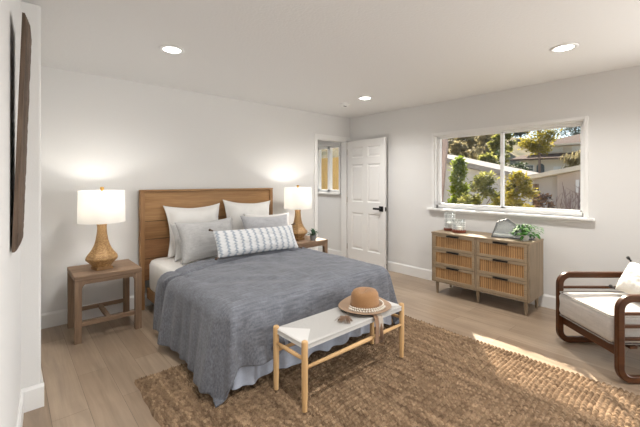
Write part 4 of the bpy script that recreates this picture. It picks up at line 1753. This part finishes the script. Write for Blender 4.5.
ga = thing('garage', 'grey stuccoed garage with a cream roof edge across the yard', 'garage', (10.0, 0, GZ))
hexa(MB(), [(0, 3.07, 0), (0, 2.49, 0), (0, 2.49, 2.42), (0, 3.07, 2.30)], 4).build('wall', STUCCO, ga)
hexa(MB(), [(-.20, 2.49, 0), (-.20, -1.0, 0), (-.20, -1.0, 3.12), (-.20, 2.49, 2.42)], 4.2).build('end_wall', STUCCO2, ga)
hexa(MB(), [(-.42, 3.22, 2.28), (-.42, -1.2, 3.16), (-.42, -1.2, 3.27), (-.42, 3.22, 2.38)], 4.6).build('roof', FASCIA, ga)
MB().box(-.25, 2.06, 2.0, -.19, 2.12, 2.3).build('vent', VINYL, ga)
MB().box(-.03, 2.94, 0, .0, 3.07, 2.2).build('side_gate', plain('dark_brown_boards', (.14, .10, .07), .8), ga)

# long white low building
wb = thing('outbuilding', 'long low white building with a sloping pale roof behind the hedge', 'building', (13.6, 0, GZ))
hexa(MB(), [(0, 4.35, 0), (0, 8.4, 0), (0, 8.4, 3.25), (0, 4.35, 2.25)], 2.6).build('wall', plain('white_render', (.70, .69, .68), .9), wb)
hexa(MB(), [(-.4, 4.1, 2.24), (-.4, 8.6, 3.36), (-.4, 8.6, 3.56), (-.4, 4.1, 2.42)], 3.3).build('roof', ROOFG, wb)

# house on the slope, roofs and arched window
ho = thing('house', 'white hillside house with tiled roofs and an arched window', 'house', (23.5, 0, .6))
WHT = plain('warm_white_render', (.78, .72, .64), .9)
TILE = paint('brown_roof_tiles', (.12, .082, .066), 14, .9, .95)
DARK = plain('dark_glass', (.10, .12, .14), .2)
MB().box(0, 1.5, -1.5, 5, 7.9, 2.2).build('wall', WHT, ho)
mb = MB()
mb.add([(-.8, 1.2, 1.98), (-.8, 8.2, 1.98), (.8, 8.0, 2.30), (.8, 1.4, 2.30), (-.8, 1.2, 2.08), (-.8, 8.2, 2.08), (.8, 8.0, 2.42), (.8, 1.4, 2.42)],
       [(0, 1, 2, 3), (4, 7, 6, 5), (0, 4, 5, 1), (1, 5, 6, 2), (2, 6, 7, 3), (3, 7, 4, 0)])
mb.build('porch_roof', TILE, ho)
MB().box(.8, 1.5, 2.2, 6, 7.4, 2.86).build('upper_wall', WHT, ho)
mb = MB()
mb.add([(.3, 1.0, 2.9), (.3, 7.9, 2.9), (6.3, 7.9, 2.9), (6.3, 1.0, 2.9), (3.3, 2.0, 3.85), (3.3, 4.9, 3.85)],
       [(0, 3, 2, 1), (0, 1, 5, 4), (1, 2, 5), (2, 3, 4, 5), (3, 0, 4)])
mb.build('roof', TILE, ho)
MB().box(.25, .95, 2.82, 6.35, 7.95, 2.92).build('eaves', FASCIA, ho)
for (ya, yb_, za, zb) in ((7.15, 7.7, 1.35, 1.75), (5.65, 6.15, 1.1, 1.6)):
    f_ = MB().box(-.05, ya, za, .02, yb_, zb).build('window', VINYL, ho)
    MB().box(-.07, ya + .05, za + .05, -.04, yb_ - .05, zb - .05).build('pane', DARK if ya > 7 else plain('bright_blind', (.8, .8, .78)), f_)
mb = MB()
pts = [(6.62, 1.15), (7.02, 1.15)] + [(6.82 + .2 * math.cos(PI * k / 8), 1.60 + .2 * math.sin(PI * k / 8)) for k in range(9)]
mb.prism(pts, -.04, .02, 'x')
mb.build('arched_window', DARK, ho)
for ya in (4.9, 5.9, 6.7):
    MB().box(.74, ya, 2.5, .82, ya + .55, 2.78).build('window', VINYL, ho)

# planting up the hill
hz = lambda x, y: hill_z(x, y) - .1
tree('round_bush', 'round dark green bush in front of the white hillside house', 'bush', (20.6, 6.9, .2), .5, 2.05, G_DRK, 3000, .11, 'round', .1, seed=6)
tree('bush', 'dark bushy tree beside the white house, near the mullion', 'tree', (22.3, 8.7, hz(22.3, 8.7)), .62, 3.2, G_DRK, 2400, .14, 'round', .15, seed=7)
tree('willow', 'drooping olive tree in front of the house end, above the garage', 'tree', (19.6, 4.2, GZ - .1), .62, 3.95, G_OLV, 3600, .20, 'willow', .3, seed=8)
tree('tree', 'yellow-green tree rising in front of the hillside house, above its porch roof', 'tree', (22.1, 6.45, .1), .95, 4.35, G_YEL, 4200, .15, 'round', .88, seed=9)
tree('conifer', 'bluish conifer on the skyline just past the window mullion', 'tree', (52, 17.5, hz(52, 17.5)), 1.2, 3.0, G_BLU, 1600, .3, 'round', .3, seed=10)
tree('conifer', 'bluish pine on the skyline at the far corner of the window', 'tree', (60, 13.0, hz(60, 13)), 1.9, 4.2, G_BLU, 1800, .35, 'round', .4, seed=11)
spots = [(17.7, 9.7, 0.62, 3.3), (20.8, 10.0, 0.62, 3.3), (19.4, 8.2, 0.62, 3.3), (22.8, 12.9, 0.66, 3.6), (26.6, 13.5, 0.66, 3.6), (24.7, 11.1, 0.66, 3.6), (28.9, 11.4, 0.66, 3.6), (29.2, 15.7, 0.75, 3.9), (34.1, 16.5, 0.75, 3.9), (31.6, 13.6, 0.75, 3.9), (37.0, 13.9, 0.75, 3.9), (35.5, 20.1, 0.9, 4.4), (41.4, 21.1, 0.9, 4.4), (38.4, 17.5, 0.9, 4.4), (44.7, 18.2, 0.9, 4.4)]
for i, (x, y, R_, h_) in enumerate(spots):
    tree('hillside_tree', 'pale olive dry-leaved tree on the hillside behind the white outbuilding', 'tree', (x, y, hz(x, y)), R_ * .78, h_, G_HED if i % 4 == 2 else G_OLV, 2600, .20 + .004 * x, 'willow' if i % 2 else 'round', .3, 'trees on the hillside', seed=20 + i)

# board fence seen through the hall window
fe = thing('board_fence', 'tan wooden board fence outside the small hall window', 'fence', (6.0, 5.2, GZ))
mb = MB()
for k in range(40):
    mb.box(0, k * .142, 0, .02, k * .142 + .138, 2.85)
mb.build('boards', wood('sunlit_tan_boards', (.50, .33, .12), (.66, .46, .19), 'z', .8), fe)  # sunlight painted into the tan, as this face is turned from the sun
MB().box(.02, 0, .4, .06, 5.7, .5).build('rail', wood('sunlit_tan_rail', (.50, .33, .12), (.66, .46, .19), 'y', .8), fe)
